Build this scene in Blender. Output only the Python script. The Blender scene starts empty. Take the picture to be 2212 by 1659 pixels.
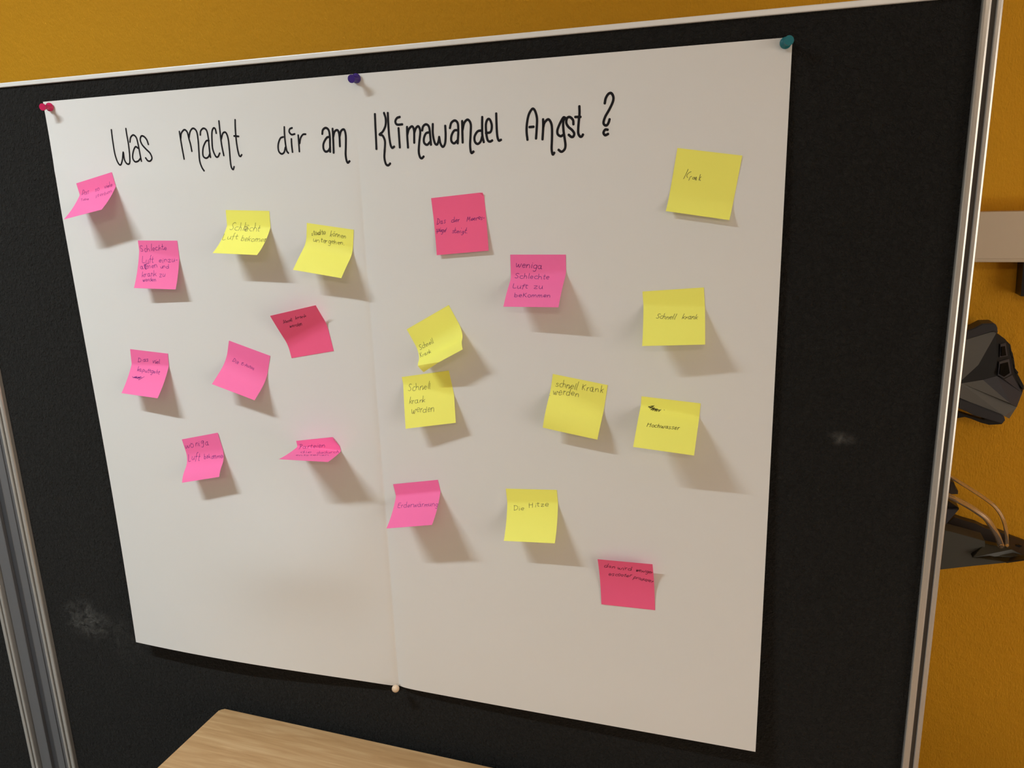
import bpy, bmesh, math
import numpy as np
from mathutils import Vector, Matrix

S = bpy.context.scene
COL = S.collection
# ------------------------------------------------------------------ camera, world, exposure
R_CAM = [[0.945513, -0.050972, 0.32157], [0.324029, 0.243762, -0.914103], [-0.031793, 0.968495, 0.246997]]
cam = bpy.data.cameras.new('camera'); cam_o = bpy.data.objects.new('camera', cam); COL.objects.link(cam_o)
cam.sensor_width = 36.0; cam.lens = 1711.0 / 2212 * 36.0; cam.clip_start = 0.02
cam_o.matrix_world = Matrix.Translation((0, -1.0, 1.62)) @ Matrix(R_CAM).to_4x4()
S.camera = cam_o
w = bpy.data.worlds.new('world'); S.world = w; w.use_nodes = True
w.node_tree.nodes['Background'].inputs[0].default_value = (1.0, .85, .68, 1); w.node_tree.nodes['Background'].inputs[1].default_value = .05
S.view_settings.view_transform = 'Standard'; S.view_settings.look = 'None'
S.view_settings.gamma = 1.0; S.view_settings.use_curve_mapping = False
S.view_settings.exposure = 0.24
LAMP_W, LAMP_C, LAMP_SPREAD = 23.5, (.88, 1.0, 1.04), 140
TUBE_L, TUBE_C = 25.0, (.93, 1.0, 1.0)
FILL_TUBE_L = 70.0  # strength of the added fill lamp
WIN_L, WIN_C = 3.1, (1.0, .90, .77)

ld = bpy.data.lights.new('louvre_light', 'AREA'); ld.shape = 'RECTANGLE'; ld.size = .72; ld.size_y = .035
ld.energy = LAMP_W; ld.color = LAMP_C; ld.spread = math.radians(LAMP_SPREAD)
lo = bpy.data.objects.new('louvre_light', ld); COL.objects.link(lo); lo.location = (-1.57, -1.08, 2.768)

NOTES = {
 'n01': {"p":[-1.03104,1.64706,0.19295,-0.04077,0.01805,0.77355,0.99866,0.004],"c":"p","f":0,"s":[[[961,1269],[494,1957]],[[910,1257],[1153,1326],[1168,1533],[802,1866],[444,1943]],[[1459,1720],[1419,1657],[1328,1655],[1210,1717],[1119,1830],[1112,1969],[1195,2098],[1300,2147],[1380,2092],[1433,1976],[1474,1858],[1481,1760]],[[1594,1644],[1483,1935],[1561,2151],[1636,2156]],[[2083,1676],[1992,1599],[1818,1691],[1828,1822],[1926,1937],[1937,2107],[1838,2151],[1703,2026]],[[3719,1748],[3581,1701],[3413,1774],[3466,1860],[3590,1930],[3580,2045],[3463,2093],[3340,2029]],[[4088,1638],[3983,1667],[3885,1744],[3823,1849],[3834,1961],[3910,2053],[4012,2087],[4102,2046],[4173,1950],[4225,1837],[4239,1732],[4191,1658],[4094,1635]],[[5403,1665],[5422,2008],[5739,1658]],[[5913,1653],[5774,1983],[5806,2030]],[[5998,1479],[6025,1438]],[[5976,1904],[6271,1851],[6291,1840],[6273,1775],[6208,1747],[6120,1755],[6040,1792],[5989,1850],[5978,1920],[6009,1989],[6069,2041],[6134,2051],[6187,2007]],[[6633,1245],[6392,1918],[6427,2045]],[[6619,1863],[6940,1825],[6962,1818],[6956,1739],[6901,1690],[6814,1687],[6720,1730],[6645,1808],[6611,1897],[6632,1972],[6699,2010],[6785,1999],[6868,1945]],[[942,2918],[1193,3511]],[[736,2877],[1123,2937]],[[1399,3206],[1516,3515],[1568,3553]],[[1361,3099],[1371,3091]],[[1626,3355],[1909,3348],[1925,3319],[1844,3179],[1743,3091],[1653,3086],[1600,3159],[1600,3278],[1650,3400],[1734,3489],[1829,3528],[1910,3519],[1954,3471]],[[2083,3257],[2181,3645]],[[2133,3462],[2166,3328],[2260,3285]],[[2433,3531],[2690,3534],[2696,3536],[2616,3445],[2519,3378],[2438,3354],[2396,3385],[2404,3467],[2457,3575],[2533,3677],[2611,3737],[2670,3736],[2698,3676]],[[4231,3145],[4065,3065],[4012,3214],[4154,3383],[4321,3505],[4372,3666],[4272,3706],[4131,3607]],[[4355,2832],[4563,3440],[4724,3596],[4784,3537]],[[4291,3087],[4608,3062]],[[4907,3319],[5226,3252],[5248,3236],[5151,3112],[5033,3041],[4926,3041],[4865,3111],[4868,3231],[4938,3367],[5053,3481],[5177,3540],[5272,3529],[5310,3450]],[[5356,3084],[5570,3657]],[[5472,3337],[5462,3126],[5572,3062]],[[5640,2763],[5949,3632]],[[5820,3264],[5844,3173],[5922,3142],[6038,3178],[6158,3264],[6246,3374],[6276,3483],[6240,3567],[6150,3611],[6033,3607],[5923,3550],[5848,3450]],[[6355,3259],[6655,3180],[6674,3168],[6587,3034],[6484,2958],[6390,2955],[6330,3027],[6325,3156],[6382,3311],[6485,3451],[6604,3533],[6702,3529],[6748,3435]],[[6724,2917],[6950,3450]],[[6806,3168],[6837,2920],[6984,2922],[7154,3146],[7291,3437]]]},
 'n02': {"p":[-0.92404,1.54971,-0.0105,-0.13671,0.01865,0.24989,0.4905,0.004],"c":"p","f":0,"s":[[[758,889],[529,791],[307,927],[339,1160],[605,1323],[769,1486],[649,1680],[358,1626]],[[1434,1260],[1313,1225],[1207,1256],[1138,1345],[1111,1467],[1126,1592],[1179,1691],[1257,1741],[1350,1732],[1446,1663]],[[1589,700],[1591,1699]],[[1596,1493],[1742,1307],[1934,1292],[2026,1459],[2052,1676]],[[2580,497],[2401,1430],[2455,1584]],[[2672,1364],[3060,1301],[3086,1296],[3056,1186],[2975,1114],[2866,1104],[2761,1167],[2689,1285],[2671,1421],[2711,1531],[2798,1577],[2906,1550],[3005,1462]],[[3682,1035],[3550,1008],[3411,1037],[3298,1115],[3238,1222],[3241,1333],[3306,1421],[3417,1467],[3549,1456],[3672,1391]],[[4024,684],[3841,1515]],[[3893,1349],[4049,1141],[4226,1084],[4288,1220],[4282,1440]],[[4645,517],[4605,1289],[4718,1409],[4816,1319]],[[4436,916],[4813,875]],[[4929,1265],[5322,1198],[5357,1187],[5324,1096],[5241,1043],[5128,1045],[5018,1103],[4945,1198],[4936,1303],[4994,1386],[5103,1423],[5228,1404],[5329,1337]],[[752,2414],[775,3421],[1257,3412]],[[1480,3003],[1477,3444],[1609,3625],[1801,3557],[1914,3278]],[[1853,2995],[1895,3516],[2016,3641]],[[2351,2323],[2300,2275],[2235,2482],[2202,3083],[2148,3518]],[[2029,2907],[2346,2848]],[[2659,2502],[2631,3289],[2733,3446],[2819,3361]],[[2438,2917],[2827,2856]],[[3879,3171],[4322,3086],[4338,3073],[4276,2987],[4173,2946],[4055,2956],[3953,3012],[3891,3101],[3888,3201],[3945,3287],[4051,3336],[4178,3328],[4291,3263]],[[4585,2966],[4573,3392],[4630,3422]],[[4599,2812],[4606,2764]],[[4854,2880],[4933,3292]],[[4851,3065],[4988,2878],[5184,2883],[5327,3053],[5399,3262]],[[5502,2882],[5983,2874],[5609,3323],[6110,3262]],[[6245,2795],[6286,3133],[6420,3266],[6586,3200],[6656,2974]],[[6692,2770],[6734,3125],[6794,3208]],[[6970,2989],[7276,2949]],[[780,4050],[644,4024],[540,4065],[502,4156],[539,4270],[634,4378],[751,4454],[855,4480],[915,4447],[920,4359],[877,4236],[802,4112]],[[811,3969],[952,4298],[1065,4451],[1148,4422]],[[1203,3664],[1347,4296],[1508,4470],[1587,4414]],[[1102,3947],[1458,3889]],[[1629,3979],[1747,4345]],[[1668,4160],[1703,3937],[1824,3915],[1945,4089],[2040,4329]],[[1987,4103],[2071,3905],[2210,3899],[2313,4067],[2370,4284]],[[2612,4092],[2978,4004],[3009,3993],[2950,3902],[2847,3853],[2732,3861],[2641,3924],[2602,4024],[2628,4133],[2710,4217],[2821,4253],[2925,4230],[2994,4156]],[[3040,3709],[3223,4236]],[[3130,3979],[3212,3733],[3380,3707],[3533,3893],[3641,4150]],[[4263,4021],[4335,4224],[4454,4285],[4576,4232],[4605,4100]],[[4570,3930],[4647,4194],[4724,4281]],[[4689,3892],[4746,4241]],[[4732,4060],[4835,3891],[4973,3887],[5068,4031],[5114,4216]],[[5687,4013],[5567,3967],[5434,3974],[5334,4034],[5301,4128],[5345,4223],[5446,4287],[5569,4298],[5672,4254],[5726,4173],[5717,4082],[5652,4010]],[[5667,3623],[5755,4164],[5804,4276]],[[1046,4901],[1069,5784]],[[1423,5301],[1095,5588]],[[1215,5517],[1514,5746]],[[1506,5215],[1631,5705]],[[1586,5490],[1647,5293],[1798,5214]],[[2296,5202],[2188,5162],[2091,5168],[2037,5225],[2039,5332],[2092,5466],[2178,5585],[2269,5643],[2341,5608],[2377,5490],[2373,5329],[2332,5188]],[[2331,5092],[2400,5423],[2492,5576],[2596,5552]],[[2663,5077],[2752,5608]],[[2686,5303],[2764,5098],[2912,5123],[3044,5334],[3132,5578]],[[3098,4628],[3280,5553]],[[3568,5055],[3252,5360]],[[3367,5274],[3704,5504]],[[4247,5201],[4613,5206],[4289,5678],[4700,5643]],[[4904,5124],[4875,5448],[4979,5585],[5153,5541],[5269,5339]],[[5272,5135],[5215,5475],[5271,5551]],[[1329,6191],[1458,6465],[1501,6478],[1464,6185]],[[1498,6215],[1615,6440],[1697,6459],[1667,6121]],[[1862,6255],[2124,6222],[2141,6231],[2077,6154],[1987,6090],[1902,6069],[1850,6107],[1845,6198],[1887,6312],[1958,6403],[2035,6438],[2097,6406],[2132,6326]],[[2247,6058],[2325,6412]],[[2290,6202],[2332,6075],[2410,6045]],[[2851,6087],[2783,6045],[2677,6056],[2570,6114],[2507,6199],[2520,6285],[2610,6344],[2746,6360],[2872,6328],[2937,6258],[2915,6171],[2817,6094]],[[2770,5775],[2870,6239],[2927,6343]],[[3004,6234],[3263,6176],[3274,6165],[3220,6083],[3150,6037],[3079,6039],[3024,6090],[3001,6175],[3018,6267],[3073,6340],[3153,6374],[3238,6359],[3300,6302]],[[3391,6040],[3499,6402]],[[3456,6212],[3499,6045],[3599,6039],[3694,6180],[3760,6366]],[[1111,3783],[1644,3746]],[[1412,3637],[1370,4206],[1579,4487],[1892,4339]],[[1466,3664],[1453,4204],[1625,4458]]]},
 'n03': {"p":[-0.75232,1.59199,-0.03578,-0.012,0.02135,0.58122,1.02225,0.004],"c":"y","f":0,"s":[[[1636,1915],[1523,1778],[1177,1918],[996,2198],[1156,2426],[1236,2668],[987,2931],[680,2828]],[[2093,2454],[1934,2417],[1759,2450],[1618,2541],[1546,2665],[1561,2799],[1659,2921],[1816,3005],[1990,3026],[2139,2969]],[[2542,1769],[2262,3047]],[[2302,2723],[2444,2479],[2616,2491],[2687,2750],[2705,3069]],[[3356,1725],[3035,2826],[3127,3019]],[[3416,2833],[3888,2792],[3918,2776],[3873,2642],[3772,2560],[3642,2552],[3517,2620],[3436,2743],[3421,2884],[3479,3004],[3594,3069],[3731,3063],[3852,2988]],[[3611,2273],[3646,2202]],[[3858,2268],[3901,2202]],[[4648,2524],[4502,2472],[4345,2487],[4222,2566],[4165,2694],[4183,2841],[4269,2972],[4396,3051],[4532,3055],[4647,2981]],[[5065,1739],[4825,3069]],[[4748,2763],[4911,2500],[5173,2502],[5340,2767],[5421,3105]],[[5778,2110],[5636,2865],[5770,3049],[5879,3010]],[[5488,2499],[5905,2497]],[[60,3658],[191,4759],[707,4713]],[[903,4153],[966,4509],[1142,4644],[1349,4571],[1433,4336]],[[1383,4069],[1471,4497],[1588,4620]],[[1938,3529],[1849,3473],[1783,3678],[1854,4297],[1877,4758]],[[1556,4125],[1976,4051]],[[2342,3712],[2439,4421],[2605,4554],[2701,4489]],[[2143,4090],[2638,4017]],[[3381,3831],[3459,4812]],[[3426,4398],[3496,4304],[3600,4270],[3708,4304],[3793,4396],[3834,4526],[3824,4664],[3766,4776],[3676,4831],[3574,4813],[3485,4725],[3430,4590]],[[4061,4570],[4404,4534],[4425,4524],[4380,4379],[4297,4281],[4198,4263],[4112,4335],[4065,4474],[4070,4637],[4127,4771],[4217,4835],[4314,4814],[4391,4721]],[[4578,3925],[4600,4820]],[[4967,4319],[4632,4587]],[[4700,4529],[5001,4836]],[[5410,4345],[5294,4377],[5213,4482],[5192,4631],[5238,4781],[5336,4887],[5457,4921],[5567,4876],[5637,4771],[5651,4635],[5607,4502],[5517,4403],[5404,4361]],[[5824,4272],[5860,4878]],[[5860,4560],[5973,4297],[6107,4311],[6170,4563],[6188,4884]],[[6188,4554],[6317,4307],[6473,4336],[6560,4593],[6592,4904]],[[6770,4642],[7141,4583],[7159,4546],[7120,4402],[7049,4326],[6957,4338],[6863,4425],[6795,4551],[6776,4679],[6822,4778],[6926,4831],[7057,4831],[7174,4774]],[[7338,4249],[7375,4850]],[[7352,4532],[7467,4265],[7520,4282],[7520,4542],[7520,4871]],[[3209,2393],[3550,2360],[3769,2638],[3470,2781],[3186,2682],[3416,3026],[3837,3040]],[[3172,2469],[3607,2432],[3718,2693],[3296,2840],[3495,3091],[3845,2985]],[[3467,2151],[3545,2057]],[[3746,2168],[3836,2074]]]},
 'n04': {"p":[-0.61579,1.56747,-0.13825,-0.06586,0.02091,0.80618,0.70268,0.02],"c":"y","f":0,"s":[[[1055,1360],[944,1350],[859,1449],[925,1520],[1026,1552],[1022,1625],[931,1662],[847,1638]],[[1227,911],[1254,1435],[1319,1560],[1361,1498]],[[1127,1131],[1342,1089]],[[1627,1211],[1554,1189],[1469,1204],[1399,1257],[1370,1337],[1394,1423],[1466,1486],[1561,1501],[1649,1460],[1699,1377],[1695,1283],[1642,1209]],[[1676,1150],[1721,1341],[1768,1419],[1827,1393]],[[1429,1075],[1434,1043]],[[1608,1042],[1589,999]],[[2250,1064],[2153,1036],[2039,1047],[1950,1096],[1920,1179],[1958,1278],[2045,1366],[2148,1407],[2229,1377],[2265,1278],[2248,1146],[2193,1032]],[[2227,665],[2260,1225],[2295,1349]],[[2560,689],[2553,1205],[2628,1327],[2681,1279]],[[2430,943],[2682,901]],[[2736,1120],[3054,1040],[3111,1016],[3100,903],[3029,834],[2917,841],[2806,926],[2740,1054],[2745,1175],[2821,1243],[2934,1243],[3042,1190],[3105,1112]],[[4050,592],[3860,1439]],[[4199,1044],[3940,1274]],[[3998,1229],[4108,1449]],[[4503,887],[4419,916],[4346,993],[4302,1098],[4301,1201],[4343,1275],[4420,1301],[4511,1272],[4591,1196],[4637,1094],[4636,992],[4586,917],[4503,889]],[[4461,698],[4474,661]],[[4583,704],[4615,621]],[[4839,901],[4721,1324]],[[4767,1100],[4916,910],[5031,922],[5056,1106],[5023,1334]],[[5210,997],[5159,1338]],[[5193,1146],[5297,995],[5404,1005],[5458,1153],[5473,1334]],[[5663,1217],[5946,1164],[5960,1145],[5916,1047],[5843,994],[5762,1000],[5696,1057],[5662,1148],[5670,1247],[5715,1330],[5784,1378],[5859,1378],[5921,1325]],[[6109,1032],[6044,1377]],[[6084,1210],[6214,1058],[6323,1052],[6354,1180],[6334,1354]],[[1197,2090],[1194,2353],[1305,2467],[1459,2437],[1543,2278]],[[1578,2082],[1576,2391],[1633,2475]],[[1718,2199],[1749,2504]],[[1747,2335],[1894,2181],[2055,2183],[2142,2321],[2169,2498]],[[2548,1846],[2470,2268],[2573,2383],[2666,2361]],[[2412,2017],[2696,2013]],[[2852,2248],[3140,2184],[3154,2174],[3131,2085],[3075,2039],[2999,2043],[2924,2091],[2870,2174],[2853,2276],[2878,2373],[2940,2438],[3021,2444],[3099,2384]],[[3200,2078],[3174,2430]],[[3193,2237],[3297,2111],[3442,2075]],[[3951,2111],[3884,2036],[3803,2010],[3728,2052],[3680,2157],[3677,2287],[3720,2390],[3799,2424],[3889,2376],[3966,2268],[4005,2147],[3988,2058]],[[4016,2025],[4012,2372],[3959,2652],[3812,2731],[3663,2651]],[[4168,2156],[4477,2093],[4494,2088],[4457,2019],[4380,1986],[4290,1989],[4214,2025],[4172,2090],[4173,2177],[4212,2268],[4278,2335],[4351,2349],[4414,2294]],[[4608,1799],[4556,2400]],[[4602,2212],[4701,2062],[4824,2062],[4876,2211],[4894,2395]],[[5145,2194],[5507,2134],[5524,2133],[5459,2079],[5347,2057],[5231,2061],[5150,2087],[5126,2137],[5156,2209],[5221,2290],[5297,2354],[5363,2370],[5411,2324]],[[5605,1975],[5574,2329]],[[5591,2156],[5720,1997],[5847,1990],[5904,2123],[5906,2302]],[[6105,2351],[6143,2313]],[[1770,1189],[2103,1373]],[[1899,1116],[1910,1454],[2166,1308],[2183,1023]]]},
 'n05': {"p":[-0.67906,1.45402,0.1848,-0.24185,0.02002,0.54449,0.47728,0.02],"c":"p","f":1,"s":[[[1718,1239],[1686,1175],[1576,1241],[1510,1375],[1530,1489],[1510,1604],[1391,1710],[1326,1642]],[[1851,1357],[1811,1330],[1745,1358],[1673,1425],[1617,1505],[1594,1575],[1607,1621],[1650,1641],[1708,1639],[1766,1614]],[[1976,1240],[1795,1730]],[[1858,1591],[1963,1472],[2033,1474],[2014,1595],[1960,1744]],[[2209,1429],[2070,1742]],[[2143,1568],[2278,1425],[2355,1437],[2341,1580],[2280,1753]],[[2485,1507],[2653,1495],[2665,1497],[2671,1433],[2652,1381],[2610,1365],[2555,1396],[2504,1465],[2473,1547],[2474,1613],[2508,1638],[2563,1619],[2621,1567]],[[2879,1122],[2695,1611],[2703,1703]],[[3002,1151],[2825,1628],[2836,1703]],[[3767,1005],[3492,1554]],[[3876,1265],[3562,1418]],[[3642,1393],[3745,1531]],[[4006,1231],[3898,1509]],[[4001,1356],[4085,1252],[4169,1228]],[[4481,1245],[4443,1208],[4381,1217],[4312,1269],[4260,1348],[4239,1425],[4259,1477],[4312,1491],[4381,1464],[4444,1409],[4483,1342],[4487,1279]],[[4546,1199],[4472,1382],[4458,1471],[4511,1468]],[[4649,1308],[4557,1582]],[[4618,1414],[4766,1297],[4875,1304],[4889,1416],[4847,1556]],[[5193,993],[4987,1501]],[[5320,1260],[5070,1405]],[[5159,1357],[5246,1499]],[[2074,2329],[1955,2616],[1981,2664],[2191,2406]],[[2201,2385],[2110,2615],[2142,2662],[2370,2355]],[[2430,2506],[2637,2484],[2638,2474],[2640,2391],[2619,2338],[2577,2332],[2521,2375],[2463,2452],[2418,2539],[2403,2611],[2427,2648],[2487,2642],[2567,2596]],[[2846,2385],[2676,2708]],[[2759,2535],[2896,2418],[3028,2391]],[[3310,2476],[3272,2419],[3196,2406],[3105,2445],[3026,2525],[2983,2621],[2988,2699],[3042,2731],[3129,2705],[3222,2633],[3292,2541],[3315,2460]],[[3510,2168],[3215,2646],[3196,2740]],[[3400,2585],[3645,2551],[3661,2542],[3684,2451],[3665,2396],[3610,2391],[3530,2436],[3447,2519],[3386,2619],[3368,2708],[3400,2761],[3475,2762],[3570,2709]],[[3803,2355],[3655,2739]],[[3761,2525],[3917,2350],[3991,2365],[3953,2541],[3861,2757]]]},
 'n06': {"p":[-0.9722,1.37291,-0.06071,0.06853,0.02105,0.45633,0.69681,0.004],"c":"p","f":0,"s":[[[1608,1305],[1433,2012]],[[1544,1317],[1916,1368],[2075,1666],[1830,1927],[1353,2028]],[[2874,1420],[2757,1430],[2608,1498],[2480,1587],[2412,1669],[2419,1735],[2487,1787],[2588,1820],[2695,1818],[2784,1761],[2841,1648],[2852,1510]],[[2964,1348],[2877,1628],[2881,1777],[2982,1781]],[[3538,1349],[3364,1309],[3204,1403],[3301,1483],[3457,1540],[3412,1664],[3230,1733],[3091,1698]],[[4465,1469],[4468,1890],[4823,1427]],[[4823,1427],[5009,1490],[4890,1835],[4956,1884]],[[5154,1308],[5210,1260]],[[4956,1884],[5142,1720],[5500,1654],[5540,1644],[5550,1555],[5506,1504],[5412,1506],[5293,1561],[5188,1654],[5136,1757],[5161,1839],[5257,1876],[5390,1858],[5513,1791]],[[5838,1102],[5708,1735],[5804,1830]],[[1569,2754],[1539,3555]],[[1841,3152],[1583,3390]],[[1653,3338],[1845,3546]],[[2152,3145],[2058,3120],[1970,3161],[1912,3244],[1900,3336],[1935,3416],[2007,3472],[2097,3500],[2179,3493],[2231,3443],[2236,3352],[2193,3238]],[[2199,3121],[2248,3389],[2321,3509],[2415,3490]],[[2610,3141],[2600,3792]],[[2622,3206],[2683,3160],[2770,3156],[2862,3184],[2934,3232],[2968,3294],[2956,3361],[2902,3424],[2818,3468],[2726,3475],[2649,3434],[2607,3350]],[[3110,3252],[3131,3460],[3243,3548],[3388,3523],[3455,3397]],[[3458,3227],[3469,3507],[3528,3600]],[[3791,2916],[3769,3454],[3863,3589],[3943,3549]],[[3614,3157],[3949,3161]],[[4127,2962],[4122,3389],[4210,3481],[4280,3447]],[[4001,3159],[4273,3154]],[[4705,3188],[4642,3138],[4546,3123],[4451,3152],[4390,3230],[4387,3343],[4447,3455],[4549,3519],[4656,3502],[4728,3405],[4742,3263],[4694,3135]],[[4724,3100],[4710,3495],[4651,3807],[4524,3877],[4414,3763]],[[4875,3392],[5213,3356],[5230,3351],[5165,3281],[5064,3240],[4960,3237],[4885,3272],[4860,3337],[4888,3418],[4956,3492],[5042,3539],[5122,3541],[5177,3495]],[[5521,2889],[5449,3536]],[[5448,3350],[5559,3220],[5684,3232],[5728,3377],[5726,3548]],[[5994,3027],[5964,3490],[6059,3597],[6138,3553]],[[5841,3224],[6165,3213]],[[885,4536],[1205,4772],[1524,4465],[1418,4748],[1822,4378],[1730,4804],[2181,4446],[2021,4862],[2584,4347],[2349,5007],[3301,4321]],[[1148,4634],[2991,4536]],[[1418,4748],[2710,4387]],[[1439,4529],[2612,4687]]]},
 'n07': {"p":[-0.77657,1.38531,-0.28477,-0.07725,0.02122,0.72926,0.79529,0.03],"c":"p","f":0,"s":[[[1426,2489],[1225,3046]],[[1378,2477],[1614,2540],[1708,2730],[1500,2992],[1182,3035]],[[1853,2843],[1807,3118],[1851,3149]],[[1901,2717],[1930,2700]],[[2048,2957],[2305,2951],[2315,2950],[2293,2854],[2242,2784],[2177,2764],[2111,2803],[2063,2892],[2046,3003],[2066,3100],[2118,3153],[2190,3147],[2261,3087]],[[3187,2646],[2918,2680],[2873,2835],[2854,3047],[3147,3049]],[[2894,2808],[3132,2773]],[[3206,2938],[3382,2917]],[[3502,3100],[3740,2624],[3846,3105]],[[3615,2903],[3862,2902]],[[4009,2756],[3987,2968],[4042,3060],[4135,3035],[4197,2906]],[[4208,2758],[4190,3002],[4229,3067]],[[4465,2650],[4403,2981],[4467,3071],[4532,3056]],[[4341,2793],[4549,2796]],[[4772,2824],[4698,2844],[4638,2898],[4612,2966],[4631,3030],[4687,3072],[4763,3085],[4834,3067],[4880,3023],[4889,2964],[4862,2902],[4811,2853],[4749,2830]],[[5147,2915],[5061,2869],[4988,2934],[5043,3013],[5127,3074],[5111,3158],[5021,3184],[4943,3138]]]},
 'n08': {"p":[-0.89241,1.23505,0.22576,-0.05311,0.02335,0.93405,0.54101,0.03],"c":"p","f":0,"s":[[[283,1100],[269,1533],[409,1577],[734,1154]],[[742,1170],[737,1532],[897,1594],[1218,1112]],[[1715,992],[1572,1032],[1450,1156],[1377,1326],[1375,1490],[1450,1604],[1587,1640],[1752,1596],[1899,1487],[1985,1341],[1981,1191],[1885,1071],[1724,1013]],[[1548,942],[1604,881]],[[1854,930],[1892,919]],[[2639,999],[2386,1529]],[[2479,1257],[2781,1018],[2980,1030],[2981,1260],[2870,1552]],[[3234,1115],[3139,1549],[3247,1570]],[[3309,927],[3321,897]],[[4294,914],[4101,830],[3774,976],[3801,1282],[4169,1056],[4302,893],[4105,1468],[3806,1877],[3521,1807]],[[4994,1189],[4894,1145],[4746,1184],[4597,1283],[4497,1408],[4473,1533],[4531,1632],[4649,1686],[4790,1677],[4914,1594],[4987,1451],[4992,1286]],[[5055,1100],[4921,1493],[4941,1699],[5105,1704]],[[442,2680],[310,3779],[783,3842]],[[1151,3084],[1054,3480],[1150,3672],[1339,3649],[1482,3415]],[[1575,3134],[1483,3583],[1551,3717]],[[2500,2654],[2388,2598],[2147,2832],[1897,3533],[1796,4046]],[[1785,3223],[2245,3235]],[[2735,2878],[2439,3802],[2531,4026],[2633,3967]],[[2427,3309],[2798,3337]],[[3683,3064],[3598,3867]],[[3599,3572],[3677,3494],[3777,3483],[3875,3537],[3946,3631],[3974,3732],[3953,3814],[3888,3867],[3794,3888],[3695,3878],[3616,3834],[3576,3754]],[[4163,3617],[4423,3605],[4416,3603],[4374,3485],[4323,3399],[4270,3376],[4220,3427],[4181,3540],[4168,3677],[4190,3794],[4245,3852],[4324,3836],[4405,3758]],[[4622,3189],[4545,3824]],[[4826,3578],[4592,3739]],[[4663,3677],[4861,3913]],[[5297,3636],[5217,3657],[5144,3726],[5099,3826],[5093,3931],[5131,4013],[5205,4050],[5298,4030],[5385,3958],[5441,3855],[5449,3748],[5402,3667],[5310,3633]],[[5483,3572],[5467,4081]],[[5499,3798],[5607,3594],[5718,3629],[5764,3854],[5775,4120]],[[5767,3825],[5871,3597],[5980,3621],[6030,3858],[6057,4149]],[[6269,3751],[6203,4116]],[[6233,3934],[6370,3784],[6486,3791],[6507,3934],[6477,4118]],[[6506,3949],[6655,3770],[6777,3775],[6802,3945],[6778,4167]],[[6984,3942],[7357,3985],[7422,4012],[7404,3904],[7323,3794],[7199,3733],[7072,3763],[6994,3879],[7004,4034],[7097,4160],[7234,4204],[7360,4158],[7435,4059]]]},
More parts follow.
